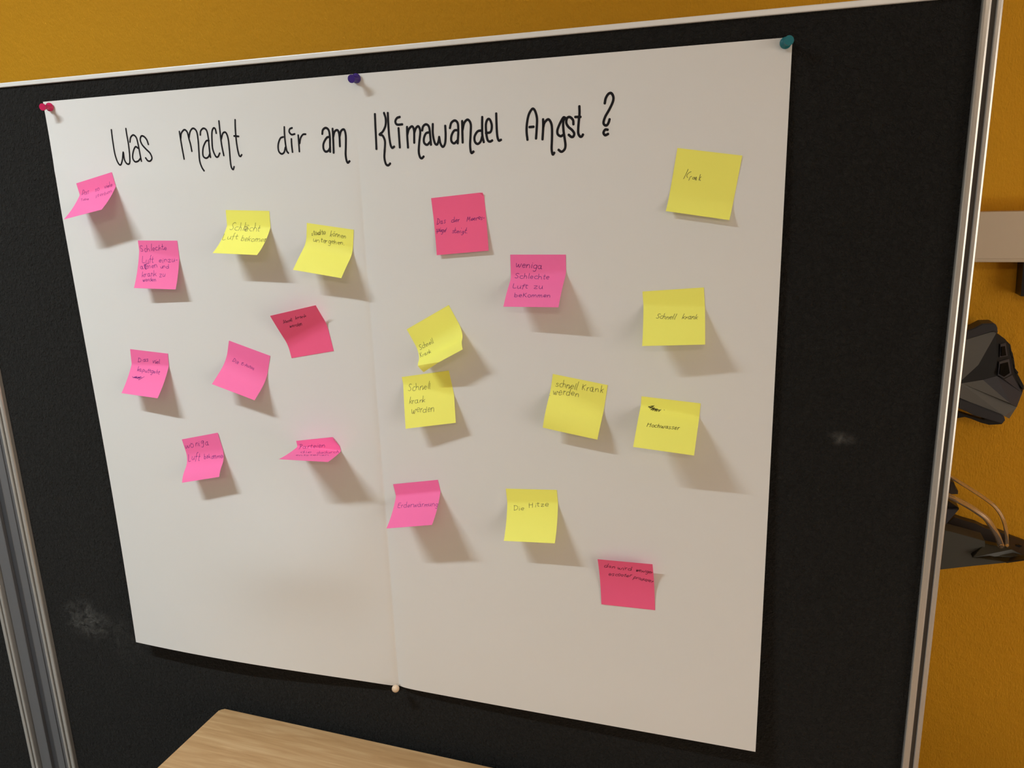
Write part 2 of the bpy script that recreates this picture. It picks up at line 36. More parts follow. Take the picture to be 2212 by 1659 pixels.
 'n09': {"p":[-0.6713,1.24732,0.16788,-0.18352,0.01421,1.56743,1.68495,0.004],"c":"p","f":0,"s":[[[574,642],[704,2021]],[[532,634],[940,655],[881,850],[645,997],[394,1029]],[[1394,1062],[1299,1021],[1188,1019],[1093,1063],[1049,1160],[1103,1351],[1241,1603],[1362,1702],[1429,1595],[1433,1330],[1469,1171],[1479,1065]],[[1551,984],[1478,1264],[1601,1536],[1682,1455]],[[1965,982],[1876,1498]],[[1877,1175],[2079,1030],[2303,992]],[[2713,799],[2420,1273],[2512,1396],[2616,1355]],[[2425,1007],[2804,998]],[[2885,1254],[3318,1208],[3341,1192],[3340,1087],[3270,1028],[3157,1028],[3033,1083],[2931,1179],[2875,1288],[2892,1382],[2962,1441],[3054,1442],[3153,1385]],[[3709,992],[3462,1345],[3503,1375]],[[3828,812],[3860,777]],[[3838,1240],[4292,1199],[4315,1189],[4306,1079],[4228,1012],[4108,1005],[3980,1060],[3878,1162],[3825,1283],[3832,1388],[3899,1447],[4009,1442],[4137,1376]],[[4586,1067],[4335,1448]],[[4498,1231],[4759,1082],[4928,1110],[4930,1278],[4854,1468]],[[2006,3140],[1849,3050],[1704,3071],[1621,3199],[1628,3394],[1722,3594],[1868,3734],[2019,3768],[2125,3685],[2154,3514],[2101,3310],[1985,3138]],[[1810,2517],[2132,3465],[2273,3690]],[[2355,2967],[2544,3584],[2628,3652]],[[2297,2760],[2298,2711]],[[2742,3355],[3124,3192],[3164,3162],[3090,3006],[2977,2932],[2852,2955],[2755,3065],[2720,3231],[2766,3410],[2883,3554],[3033,3624],[3165,3599],[3235,3480]],[[4417,3113],[4309,3017],[4224,3036],[4186,3163],[4205,3355],[4271,3552],[4366,3690],[4462,3726],[4532,3651],[4556,3490],[4525,3293],[4445,3121]],[[4280,2486],[4563,3460],[4663,3684]],[[4877,3026],[4791,2979],[4723,3019],[4692,3134],[4708,3295],[4768,3461],[4857,3588],[4946,3636],[5008,3585],[5025,3445],[4990,3255],[4916,3077]],[[4903,2883],[5026,3345],[5117,3574],[5177,3550]],[[5457,2871],[5323,2748],[5197,2739],[5126,2860],[5135,3076],[5220,3310],[5348,3472],[5474,3501],[5556,3392],[5573,3195],[5524,2986],[5427,2832]],[[5290,2211],[5575,3205],[5681,3426]],[[5688,2800],[5806,3246],[5950,3428],[6072,3353],[6076,3067]],[[6003,2741],[6133,3237],[6223,3364]],[[6173,2572],[6355,3322]],[[6237,2913],[6274,2635],[6410,2541]],[[6897,2565],[6763,2515],[6653,2535],[6600,2634],[6614,2796],[6687,2979],[6791,3130],[6897,3197],[6980,3160],[7031,3035]],[[6996,2157],[7160,3073]],[[7073,2698],[7094,2391],[7219,2386],[7335,2649],[7441,3029]],[[1560,5028],[1858,4898],[1874,4857],[1796,4729],[1699,4677],[1609,4711],[1549,4811],[1537,4938],[1577,5058],[1663,5143],[1769,5181],[1866,5166],[1922,5098]],[[2041,4745],[2176,5260]],[[2082,4958],[2158,4720],[2310,4719],[2447,4926],[2535,5187]],[[2660,4371],[2790,4899],[2929,5031],[2989,4955]],[[2566,4555],[2874,4503]],[[3397,4588],[3187,4542],[3060,4668],[3200,4779],[3396,4854],[3416,4996],[3265,5065],[3102,5011]],[[3652,4227],[3759,4718],[3918,4836],[4010,4774]],[[3508,4410],[3902,4342]],[[4107,4571],[4471,4464],[4483,4459],[4387,4344],[4264,4276],[4153,4275],[4086,4348],[4081,4478],[4134,4630],[4228,4757],[4335,4816],[4427,4787],[4484,4681]],[[4579,4034],[4759,4737]],[[4715,4497],[4809,4294],[4992,4269],[5123,4440],[5203,4666]],[[5394,4455],[5709,4363],[5725,4346],[5648,4233],[5546,4169],[5450,4176],[5387,4253],[5375,4375],[5415,4504],[5494,4601],[5589,4638],[5674,4610],[5728,4527]],[[5835,4021],[5968,4546]],[[5887,4279],[5984,4037],[6152,4020],[6291,4212],[6373,4471]]]},
 'n10': {"p":[-0.41892,1.60537,0.07701,0.05,0.02,0.07,0.13,0.012],"c":"p","f":0,"s":[[[645,2719],[436,3496]],[[563,2770],[781,2835],[855,3114],[668,3430],[370,3516]],[[1215,3138],[1151,3113],[1064,3139],[983,3202],[934,3285],[931,3370],[970,3439],[1037,3474],[1110,3462],[1171,3398],[1205,3296],[1204,3187]],[[1240,3079],[1171,3338],[1187,3465],[1284,3455]],[[1768,3088],[1657,3028],[1532,3109],[1578,3210],[1672,3291],[1630,3399],[1509,3429],[1426,3367]],[[2940,3170],[2859,3111],[2749,3109],[2643,3166],[2575,3263],[2568,3365],[2626,3435],[2729,3450],[2845,3409],[2936,3330],[2972,3240],[2942,3166]],[[3076,2760],[2955,3297],[2951,3419]],[[2951,3419],[3160,3273],[3424,3235],[3436,3230],[3429,3160],[3393,3116],[3333,3112],[3260,3151],[3193,3223],[3154,3305],[3160,3371],[3214,3401],[3303,3388],[3397,3337]],[[3557,3153],[3534,3451]],[[3555,3282],[3647,3173],[3775,3144]],[[4785,3519],[5001,2918],[5047,3339],[5300,2920],[5214,3519]],[[5411,3346],[5680,3313],[5708,3304],[5710,3228],[5669,3180],[5595,3178],[5508,3221],[5437,3296],[5406,3378],[5428,3442],[5493,3470],[5582,3457],[5662,3410]],[[5662,3410],[5774,3320],[6013,3279],[6047,3270],[6046,3198],[6007,3158],[5936,3158],[5855,3198],[5793,3267],[5776,3346],[5812,3415],[5889,3454],[5978,3450],[6048,3404]],[[6230,3155],[6156,3507]],[[6194,3325],[6286,3188],[6397,3146]],[[6397,3146],[6501,3251],[6761,3208],[6778,3198],[6750,3109],[6685,3055],[6605,3053],[6538,3102],[6501,3189],[6503,3287],[6537,3369],[6591,3411],[6650,3403],[6701,3346]],[[7085,3213],[6986,3168],[6871,3234],[6902,3313],[6983,3375],[6958,3462],[6869,3489],[6805,3443]],[[7163,3305],[7347,3284]],[[413,4202],[366,4132],[293,4193],[308,4292],[350,4379],[310,4478],[236,4495],[196,4428]],[[603,4145],[262,4746]],[[554,4222],[610,4161],[664,4140],[702,4168],[712,4236],[688,4322],[637,4401],[571,4453],[509,4466],[468,4443],[461,4392],[488,4325]],[[844,4137],[716,4440],[719,4493]],[[887,4022],[904,3998]],[[719,4493],[872,4405],[1040,4409],[1056,4408],[1077,4333],[1067,4278],[1025,4261],[964,4291],[901,4357],[858,4440],[849,4511],[877,4549],[932,4545],[995,4503]],[[1296,4334],[1276,4275],[1223,4264],[1155,4305],[1092,4385],[1057,4479],[1061,4556],[1101,4592],[1166,4576],[1232,4512],[1280,4422],[1293,4334]],[[1339,4304],[1202,4601],[1059,4829],[954,4871],[921,4786]],[[1401,4460],[1575,4448],[1600,4440],[1643,4363],[1641,4316],[1596,4309],[1522,4343],[1444,4408],[1386,4485],[1364,4556],[1380,4601],[1429,4608],[1495,4572]],[[1815,4073],[1558,4530],[1535,4626]],[[2866,4575],[2765,4513],[2652,4567],[2704,4652],[2800,4727],[2752,4818],[2623,4839],[2533,4783]],[[3066,4182],[2919,4746],[2998,4857],[3104,4837]],[[2917,4507],[3157,4526]],[[3104,4837],[3221,4757],[3531,4757],[3550,4755],[3524,4689],[3457,4643],[3370,4629],[3288,4654],[3233,4711],[3220,4785],[3251,4854],[3315,4897],[3396,4899],[3472,4861]],[[3788,4610],[3653,4902],[3681,4937]],[[3917,4348],[3937,4284]],[[4227,4785],[4174,4742],[4090,4744],[4001,4784],[3936,4846],[3915,4909],[3943,4954],[4012,4974],[4101,4964],[4181,4928],[4230,4873],[4232,4811]],[[4282,4756],[4184,4978],[4047,5161],[3893,5209],[3801,5150]],[[4692,4321],[4432,4892],[4483,5010],[4570,4990]],[[4419,4646],[4687,4673]],[[4662,5055],[4689,5041]]]},
 'n11': {"p":[-0.30902,1.52725,-0.00098,0.09373,0.02163,0.83584,0.61877,0.012],"c":"p","f":0,"s":[[[842,1110],[823,1525],[918,1609],[1160,1260]],[[1169,1246],[1146,1579],[1262,1630],[1528,1174]],[[1658,1453],[2042,1436],[2075,1432],[2068,1325],[2006,1252],[1902,1235],[1786,1280],[1693,1378],[1654,1500],[1684,1612],[1775,1678],[1898,1678],[2013,1612]],[[2280,1269],[2185,1719]],[[2235,1499],[2435,1304],[2604,1311],[2654,1495],[2617,1734]],[[3021,1269],[2891,1681],[2920,1732]],[[3077,1098],[3096,1062]],[[3626,1437],[3548,1362],[3425,1352],[3295,1409],[3200,1516],[3174,1638],[3230,1738],[3350,1784],[3493,1761],[3611,1676],[3663,1556],[3633,1438]],[[3682,1365],[3586,1772],[3434,2103],[3235,2188],[3102,2080]],[[4165,1456],[4076,1396],[3965,1400],[3865,1469],[3806,1582],[3803,1704],[3857,1798],[3953,1835],[4062,1806],[4153,1723],[4200,1610],[4190,1500]],[[4260,1376],[4196,1678],[4211,1833],[4314,1833]],[[1174,2530],[995,2458],[757,2518],[732,2651],[938,2781],[1046,2940],[866,3101],[595,3024]],[[1726,2809],[1601,2777],[1467,2784],[1356,2829],[1296,2906],[1303,2999],[1376,3088],[1499,3145],[1639,3152],[1760,3102]],[[1976,2457],[1875,3159]],[[1896,2959],[2037,2794],[2191,2791],[2242,2953],[2245,3171]],[[2613,2443],[2536,3032],[2606,3176]],[[2770,2990],[3119,2966],[3146,2959],[3107,2868],[3029,2810],[2930,2801],[2837,2843],[2780,2927],[2779,3029],[2839,3119],[2939,3171],[3049,3166],[3133,3108]],[[3776,2835],[3654,2796],[3523,2808],[3413,2865],[3354,2954],[3362,3055],[3437,3144],[3559,3198],[3696,3201],[3814,3153]],[[3914,2518],[3938,3282]],[[3921,3050],[4051,2881],[4239,2887],[4345,3065],[4404,3308]],[[4751,2596],[4683,3132],[4781,3290],[4862,3245]],[[4585,2817],[4890,2819]],[[5026,3061],[5354,3019],[5380,3007],[5342,2905],[5267,2849],[5171,2847],[5083,2895],[5031,2984],[5035,3095],[5096,3205],[5195,3280],[5298,3291],[5372,3227]],[[653,3985],[728,4679],[1162,4702]],[[1324,4360],[1341,4671],[1471,4798],[1655,4757],[1753,4567]],[[1739,4358],[1775,4718],[1861,4819]],[[2346,4149],[2229,4121],[2123,4199],[2120,4547],[2116,4919]],[[1944,4369],[2324,4357]],[[2548,4151],[2549,4643],[2675,4788],[2780,4746]],[[2381,4308],[2768,4317]],[[3630,4388],[4098,4406],[3688,4811],[4158,4828]],[[4350,4364],[4388,4695],[4533,4843],[4719,4811],[4803,4613]],[[4792,4387],[4836,4760],[4924,4860]],[[1213,5510],[1282,6133]],[[1249,5868],[1322,5818],[1424,5805],[1528,5827],[1608,5878],[1647,5948],[1636,6025],[1580,6093],[1490,6134],[1388,6133],[1298,6083],[1241,5998]],[[1845,5952],[2225,5912],[2250,5900],[2197,5813],[2100,5762],[1989,5761],[1895,5808],[1846,5889],[1856,5981],[1921,6063],[2023,6110],[2132,6110],[2216,6061]],[[2420,5523],[2474,6129]],[[2849,5532],[2461,5839]],[[2532,5808],[2948,6155]],[[3289,5776],[3186,5802],[3117,5872],[3100,5968],[3140,6064],[3226,6135],[3335,6163],[3436,6138],[3503,6069],[3517,5972],[3476,5875],[3391,5802],[3285,5775]],[[3663,5797],[3694,6144]],[[3688,5970],[3771,5818],[3885,5820],[3954,5960],[3979,6138]],[[3963,5969],[4061,5813],[4190,5818],[4270,5964],[4299,6147]],[[4489,5808],[4501,6163]],[[4516,5974],[4609,5813],[4719,5821],[4774,5976],[4782,6167]],[[4780,5976],[4876,5820],[4996,5831],[5066,5982],[5091,6168]],[[5282,5981],[5631,5945],[5651,5928],[5602,5838],[5518,5787],[5421,5788],[5337,5839],[5289,5922],[5291,6011],[5347,6082],[5441,6120],[5547,6116],[5634,6071]],[[5794,5827],[5810,6161]],[[5815,5990],[5931,5841],[6065,5847],[6144,5987],[6169,6164]]]},
 'n12': {"p":[-0.4724,1.44061,0.49423,-0.03184,0.02586,1.16247,0.4948,0.03],"c":"y","f":0,"s":[[[840,2888],[716,2798],[541,2884],[519,3063],[671,3213],[743,3364],[601,3518],[397,3445]],[[1242,3138],[1150,3104],[1053,3116],[975,3171],[933,3258],[935,3358],[977,3446],[1048,3499],[1130,3501],[1209,3449]],[[1373,2705],[1304,3535]],[[1301,3331],[1405,3169],[1523,3172],[1567,3337],[1573,3548]],[[1736,3143],[1695,3542]],[[1703,3346],[1812,3188],[1913,3196],[1953,3346],[1953,3538]],[[2142,3367],[2410,3339],[2416,3332],[2386,3251],[2326,3200],[2254,3193],[2190,3233],[2150,3310],[2142,3400],[2164,3479],[2211,3522],[2273,3516],[2336,3465]],[[2600,2909],[2559,3480],[2615,3582]],[[2856,2790],[2764,3462],[2833,3578]],[[218,3908],[269,4738]],[[497,3941],[226,4350]],[[263,4284],[591,4760]],[[709,4399],[742,4760]],[[707,4551],[773,4453],[896,4440]],[[1146,4449],[1076,4403],[1024,4420],[1003,4492],[1016,4600],[1059,4716],[1117,4808],[1175,4848],[1219,4822],[1240,4739],[1235,4622],[1202,4506]],[[1196,4382],[1265,4683],[1338,4851],[1393,4845]],[[1506,4453],[1547,4873]],[[1521,4641],[1601,4466],[1700,4479],[1764,4652],[1803,4888]],[[1818,4156],[1881,4919]],[[2088,4510],[1891,4728]],[[1931,4678],[2147,4933]]]},
 'n13': {"p":[-0.48139,1.35897,0.17446,-0.3243,0.01969,0.4499,0.39769,0.004],"c":"y","f":0,"s":[[[1327,1289],[1193,1174],[958,1265],[916,1471],[1084,1675],[1151,1922],[957,2170],[723,2059]],[[1840,1705],[1738,1640],[1614,1662],[1504,1766],[1434,1919],[1420,2074],[1467,2192],[1564,2248],[1686,2236],[1803,2164]],[[2060,1169],[1905,2137]],[[1940,1894],[2118,1687],[2298,1700],[2334,1922],[2308,2194]],[[2676,1702],[2508,2253]],[[2584,1970],[2836,1703],[3004,1702],[2990,1944],[2918,2261]],[[2918,2261],[3211,1982],[3576,1940],[3598,1945],[3589,1838],[3527,1766],[3430,1747],[3325,1792],[3240,1896],[3205,2033],[3230,2164],[3302,2243],[3397,2241],[3492,2156]],[[4272,1109],[3817,2050],[3815,2239]],[[4258,1409],[4017,2139],[4074,2293]],[[1048,3074],[815,4052]],[[1228,3588],[904,3841]],[[977,3803],[1125,4036]],[[1348,3642],[1240,4099]],[[1293,3834],[1404,3668],[1547,3637]],[[2014,3668],[1920,3618],[1809,3636],[1714,3717],[1663,3835],[1670,3957],[1733,4048],[1834,4081],[1943,4048],[2029,3957],[2067,3835],[2045,3715]],[[2105,3575],[2072,3883],[2100,4044],[2199,4048]],[[2453,3707],[2388,4058]],[[2441,3864],[2613,3697],[2751,3710],[2784,3876],[2741,4078]],[[2958,3137],[2845,4075]],[[3192,3671],[2891,3912]],[[2968,3864],[3161,4082]],[[1119,4900],[1118,5412],[1214,5518],[1418,5082]],[[1385,5084],[1378,5490],[1484,5528],[1698,4931]],[[1698,4931],[1892,5090],[2286,5059],[2327,5048],[2315,4902],[2234,4803],[2112,4785],[1989,4855],[1906,4994],[1887,5155],[1932,5287],[2021,5353],[2124,5337],[2212,5249]],[[2536,4949],[2393,5467]],[[2460,5202],[2600,4999],[2762,4932]],[[3273,5211],[3161,5123],[3016,5114],[2884,5187],[2807,5315],[2808,5450],[2882,5545],[3003,5574],[3134,5534],[3235,5443],[3279,5329],[3255,5225]],[[3401,4794],[3262,5435],[3283,5584]],[[3557,5273],[3921,5244],[3941,5242],[3923,5109],[3852,5016],[3752,4992],[3651,5052],[3577,5180],[3548,5337],[3569,5473],[3634,5544],[3726,5529],[3820,5439]],[[4110,4996],[3994,5596]],[[4044,5279],[4249,5020],[4413,5042],[4454,5301],[4415,5619]]]},
 'n14': {"p":[-0.25402,1.36234,-0.15232,-0.1875,0.02157,0.71861,0.04055,0.02],"c":"y","f":0,"s":[[[999,1182],[828,1124],[689,1231],[792,1340],[949,1420],[924,1559],[762,1620],[623,1566]],[[1526,1056],[1438,1021],[1335,1051],[1241,1137],[1179,1259],[1166,1391],[1207,1503],[1293,1567],[1402,1563],[1507,1489]],[[1635,527],[1606,1486]],[[1574,1258],[1707,1061],[1870,1049],[1945,1232],[1948,1467]],[[2176,1043],[2090,1585]],[[2145,1283],[2323,1053],[2463,1077],[2494,1309],[2458,1583]],[[2458,1583],[2688,1257],[3052,1181],[3078,1167],[3054,1050],[2981,983],[2880,985],[2779,1054],[2708,1172],[2688,1304],[2725,1413],[2809,1467],[2915,1452],[3012,1371]],[[3392,640],[3255,1401],[3302,1520]],[[3682,330],[3506,1361],[3561,1552]],[[4316,565],[4278,1325]],[[4693,543],[4286,964]],[[4341,927],[4664,1322]],[[4944,903],[4920,1357]],[[4912,1108],[5016,923],[5193,870]],[[5687,797],[5590,736],[5481,755],[5392,850],[5349,998],[5364,1152],[5431,1264],[5530,1298],[5632,1244],[5708,1122],[5738,969],[5713,834]],[[5709,666],[5670,1090],[5734,1297],[5890,1263]],[[6054,775],[6067,1212]],[[6091,978],[6237,771],[6380,767],[6445,947],[6461,1179]],[[6818,228],[6788,1205]],[[7111,655],[6795,964]],[[6872,894],[7092,1179]],[[405,2303],[542,2696],[642,2751],[691,2371]],[[681,2372],[783,2695],[890,2725],[932,2244]],[[932,2244],[1228,2388],[1577,2325],[1590,2342],[1558,2211],[1499,2105],[1419,2069],[1331,2133],[1260,2287],[1232,2480],[1264,2637],[1355,2699],[1478,2646],[1596,2508]],[[1855,1982],[1823,2533]],[[1832,2263],[1943,2078],[2109,2011]],[[2603,2068],[2499,2020],[2385,2040],[2292,2119],[2243,2239],[2247,2373],[2302,2489],[2396,2546],[2506,2517],[2604,2399],[2661,2224],[2652,2054]],[[2747,1502],[2640,2330],[2654,2510]],[[2875,2208],[3259,2107],[3297,2076],[3265,1960],[3177,1906],[3058,1927],[2947,2013],[2881,2131],[2882,2243],[2948,2323],[3054,2355],[3166,2335],[3250,2269]],[[3526,2054],[3491,2466]],[[3488,2248],[3669,2037],[3842,2024],[3914,2194],[3912,2416]],[[60,2993],[70,3027]]]},
 'n15': {"p":[-0.13392,1.34134,-0.06624,-0.08092,0.014,1.00329,0.73445,0.004],"c":"y","f":0,"s":[[[1380,3866],[1261,4434]],[[1752,3850],[1640,4433]],[[1328,4072],[1736,4037]],[[2037,4064],[1965,4091],[1904,4155],[1873,4238],[1878,4322],[1920,4384],[1986,4408],[2059,4385],[2119,4321],[2149,4231],[2142,4141],[2099,4077],[2033,4058]],[[2512,4031],[2441,4006],[2359,4044],[2287,4125],[2242,4220],[2236,4304],[2267,4364],[2326,4397],[2401,4398],[2473,4365]],[[2698,3813],[2594,4398]],[[2632,4190],[2753,4045],[2857,4051],[2864,4204],[2825,4385]],[[3030,3982],[3037,4296],[3107,4337],[3254,4036]],[[3240,4057],[3248,4328],[3339,4350],[3504,3953]],[[3798,4008],[3747,3978],[3684,3993],[3628,4047],[3595,4126],[3595,4208],[3627,4270],[3684,4295],[3748,4273],[3802,4209],[3828,4122],[3819,4038]],[[3854,3945],[3830,4162],[3843,4270],[3900,4266]],[[4280,4020],[4155,3972],[4041,4048],[4110,4136],[4224,4203],[4198,4298],[4075,4328],[3975,4277]],[[4679,3942],[4562,3888],[4445,3971],[4503,4063],[4605,4135],[4568,4247],[4444,4291],[4353,4242]],[[4760,4123],[4976,4066],[4983,4055],[4976,3960],[4947,3907],[4900,3908],[4843,3962],[4789,4052],[4757,4157],[4759,4247],[4802,4299],[4875,4295],[4956,4234]],[[5184,3897],[5119,4286]],[[5129,4090],[5223,3946],[5355,3898]],[[988,1353],[1535,1073],[1182,1558],[1674,1098],[1352,1798],[1823,1250],[1563,1849],[2043,1389],[1840,1887],[2249,1406],[2044,1885],[2467,1519],[2381,1876],[2662,1451]],[[1002,1240],[2147,1649]],[[1159,1403],[1737,1033]],[[1398,1644],[2187,1455]],[[1011,1322],[2611,1573]],[[3069,1456],[3102,1508]]]},
 'n16': {"p":[-0.50786,1.19208,0.18863,0.01164,0.01657,0.8003,1.14778,0.004],"c":"p","f":0,"s":[[[1142,3117],[763,3147],[741,3468],[770,3877],[1194,3921]],[[757,3466],[1095,3458]],[[1339,3484],[1396,3961]],[[1347,3712],[1426,3540],[1576,3498]],[[2134,3565],[2022,3489],[1897,3486],[1795,3554],[1751,3674],[1777,3810],[1868,3921],[1994,3973],[2117,3947],[2197,3848],[2208,3707],[2146,3569]],[[2139,3019],[2208,3823],[2265,3989]],[[2446,3818],[2793,3786],[2806,3767],[2752,3658],[2666,3594],[2571,3592],[2493,3650],[2450,3747],[2454,3854],[2505,3942],[2590,3990],[2688,3988],[2772,3936]],[[2955,3488],[2996,4011]],[[2975,3726],[3055,3565],[3204,3535]],[[3204,3535],[3392,3539],[3507,3955],[3618,4025],[3719,3653]],[[3731,3651],[3813,3963],[3925,4004],[4011,3553]],[[4533,3634],[4427,3575],[4308,3590],[4214,3673],[4180,3800],[4215,3931],[4307,4029],[4423,4066],[4525,4035],[4583,3944],[4583,3818],[4530,3693]],[[4584,3561],[4604,3891],[4660,4051],[4754,4042]],[[4303,3343],[4306,3285]],[[4497,3339],[4506,3280]],[[4879,3603],[4915,4081]],[[4896,3818],[4980,3639],[5135,3602]],[[5337,3743],[5334,4155]],[[5343,3950],[5432,3771],[5542,3778],[5600,3946],[5614,4162]],[[5607,3973],[5698,3770],[5807,3762],[5867,3936],[5888,4174]],[[6003,3627],[6034,3952],[6142,4093],[6274,4056],[6331,3860]],[[6326,3632],[6361,4024],[6425,4135]],[[6563,3707],[6606,4198]],[[6576,3928],[6698,3715],[6855,3734],[6958,3948],[7003,4213]],[[7498,3876],[7394,3822],[7291,3823],[7214,3877],[7181,3969],[7201,4076],[7269,4172],[7370,4225],[7478,4214],[7520,4135],[7520,4009],[7520,3880]],[[7520,3829],[7520,4228],[7520,4545],[7412,4619],[7240,4511]]]},
 'n17': {"p":[-0.32664,1.19901,0.07502,0.02929,0.01811,0.37307,0.76938,0.004],"c":"y","f":0,"s":[[[1091,2492],[1101,3172]],[[1013,2507],[1381,2510],[1625,2707],[1487,3037],[1078,3173]],[[1871,2826],[1868,3122],[1915,3149]],[[1867,2673],[1855,2648]],[[2131,2959],[2537,2882],[2560,2877],[2520,2806],[2435,2766],[2326,2770],[2222,2818],[2151,2900],[2136,2992],[2184,3068],[2284,3103],[2407,3085],[2518,3018]],[[3335,2075],[3353,2732]],[[3830,2039],[3822,2694]],[[3272,2350],[3858,2278]],[[4352,2274],[4279,2599],[4297,2616]],[[4341,2133],[4345,2113]],[[4626,1956],[4621,2405],[4743,2506],[4833,2451]],[[4439,2127],[4850,2082]],[[5077,2183],[5505,2146],[5098,2498],[5547,2459]],[[5723,2292],[6187,2199],[6215,2177],[6157,2076],[6049,2027],[5918,2044],[5801,2115],[5733,2218],[5732,2324],[5800,2405],[5917,2444],[6051,2431],[6163,2367]]]},
 'n18': {"p":[-0.19013,1.11351,0.03652,0.00707,0.008,0.03,0.33,0.01],"c":"p","f":1,"s":[[[1266,1061],[1194,991],[1078,984],[953,1046],[860,1155],[830,1271],[876,1352],[982,1371],[1115,1327],[1228,1240],[1286,1140],[1270,1056]],[[1482,639],[1257,1202],[1225,1341]],[[1755,1072],[1674,1046],[1579,1060],[1500,1110],[1459,1182],[1460,1256],[1496,1315],[1554,1340],[1621,1323],[1684,1266],[1731,1184],[1750,1101]],[[1794,1041],[1696,1236],[1709,1316],[1825,1294]],[[2033,1069],[1914,1411]],[[2005,1218],[2180,1065],[2298,1073],[2302,1219],[2246,1398]],[[2779,1127],[2722,1412],[2785,1478],[3011,1239]],[[2940,1240],[2935,1483],[3089,1505],[3401,1139]],[[3572,1178],[3459,1509],[3526,1517]],[[3701,982],[3739,959]],[[3820,1091],[3726,1447]],[[3765,1256],[3889,1128],[4042,1082]],[[4538,1229],[4456,1199],[4345,1204],[4235,1239],[4156,1304],[4131,1393],[4170,1484],[4266,1544],[4394,1542],[4516,1464],[4589,1335],[4583,1205]],[[4714,832],[4527,1410],[4521,1532]],[[5370,1184],[5260,1514],[5268,1580],[5444,1301]],[[5488,1253],[5401,1511],[5428,1571],[5638,1240]],[[5674,1382],[5926,1360],[5948,1353],[5952,1265],[5909,1208],[5837,1199],[5758,1240],[5695,1320],[5666,1417],[5674,1503],[5715,1553],[5776,1553],[5843,1501]],[[6098,1380],[5996,1656]],[[6032,1525],[6164,1410],[6259,1413],[6270,1520],[6231,1658]],[[6548,1265],[6389,1529],[6412,1571]],[[6603,1214],[6623,1196]],[[6882,1363],[6847,1308],[6786,1301],[6715,1346],[6653,1428],[6618,1521],[6624,1596],[6672,1629],[6751,1609],[6836,1542],[6898,1450],[6914,1363]],[[6942,1314],[6835,1618],[6700,1861],[6565,1923],[6489,1847]],[[6974,1514],[7206,1492],[7224,1488],[7245,1402],[7231,1345],[7179,1333],[7101,1372],[7019,1452],[6961,1551],[6950,1640],[6993,1692],[7075,1691],[7170,1637]],[[7376,1411],[7251,1714]],[[7300,1581],[7392,1476],[7506,1453]],[[1365,2560],[1690,2556],[1708,2575],[1699,2494],[1648,2417],[1566,2380],[1470,2410],[1388,2505],[1346,2628],[1362,2729],[1433,2765],[1537,2728],[1640,2643]],[[2153,2420],[2018,2360],[1868,2434],[1918,2524],[2029,2599],[1988,2713],[1857,2756],[1765,2704]],[[2636,2406],[2555,2382],[2447,2415],[2345,2486],[2279,2567],[2267,2635],[2304,2680],[2375,2702],[2458,2702],[2536,2679]],[[2919,2260],[2836,2288],[2753,2372],[2691,2486],[2667,2596],[2687,2670],[2746,2690],[2829,2654],[2914,2574],[2979,2473],[3006,2375],[2988,2302],[2929,2273]],[[3306,2370],[3204,2392],[3124,2455],[3085,2540],[3090,2623],[3129,2681],[3187,2699],[3251,2673],[3312,2612],[3362,2532],[3393,2453],[3392,2396],[3353,2375]],[[3767,2193],[3577,2575],[3600,2680],[3675,2650]],[[3561,2324],[3825,2310]],[[3821,2594],[4138,2541],[4169,2525],[4170,2447],[4118,2410],[4028,2418],[3930,2465],[3852,2536],[3819,2614],[3838,2684],[3901,2727],[3991,2732],[4080,2690]],[[4471,2244],[4262,2610]],[[4367,2418],[4516,2278],[4649,2234]],[[4967,2513],[4642,3103]],[[4929,2590],[4983,2534],[5050,2520],[5116,2553],[5157,2622],[5158,2706],[5111,2782],[5029,2829],[4936,2840],[4865,2815],[4838,2763],[4862,2694]],[[5360,2582],[5201,2880]],[[5270,2697],[5385,2595],[5501,2590]],[[5711,2639],[5634,2646],[5567,2692],[5525,2763],[5517,2839],[5542,2899],[5593,2927],[5657,2916],[5720,2871],[5767,2804],[5789,2732],[5776,2674],[5729,2644]],[[6054,2875],[6020,2825],[5954,2813],[5876,2842],[5811,2902],[5779,2976],[5793,3038],[5849,3071],[5930,3065],[6010,3020],[6061,2950],[6067,2878]],[[6177,2677],[6021,3007],[6012,3081]],[[6298,2688],[6188,2912],[6215,3013],[6334,2996],[6462,2866]],[[6515,2720],[6388,2981],[6390,3054]],[[6567,2809],[6744,2849],[6439,3116],[6622,3148]],[[6878,2825],[6778,3061],[6786,3115]],[[6909,2780],[6924,2754]],[[6927,3008],[7169,3008],[7184,3002],[7188,2914],[7153,2856],[7091,2842],[7018,2876],[6955,2949],[6919,3040],[6919,3125],[6955,3180],[7019,3188],[7093,3146]],[[7426,2978],[7236,3260]],[[7322,3110],[7458,3023],[7520,3014]]]},
 'n19': {"p":[-0.09414,1.64718,-0.15567,-0.01028,0.02002,0.01596,0.63222,0.03],"c":"y","f":0,"s":[[[1689,2258],[1556,2773],[1436,3156],[1334,3426]],[[2083,2488],[1868,2625],[1677,2905],[1694,3124],[1812,3234]],[[2255,3017],[2091,3111],[2035,3339],[1972,3531]],[[2612,3083],[2428,3143],[2407,3314],[2559,3325],[2633,3117],[2709,3328]],[[2745,3397],[2734,3178],[2796,3023],[2858,3199],[2851,3406]],[[3226,2677],[3176,3013],[3169,3380]],[[3362,2931],[3187,3195],[3358,3393]]]},
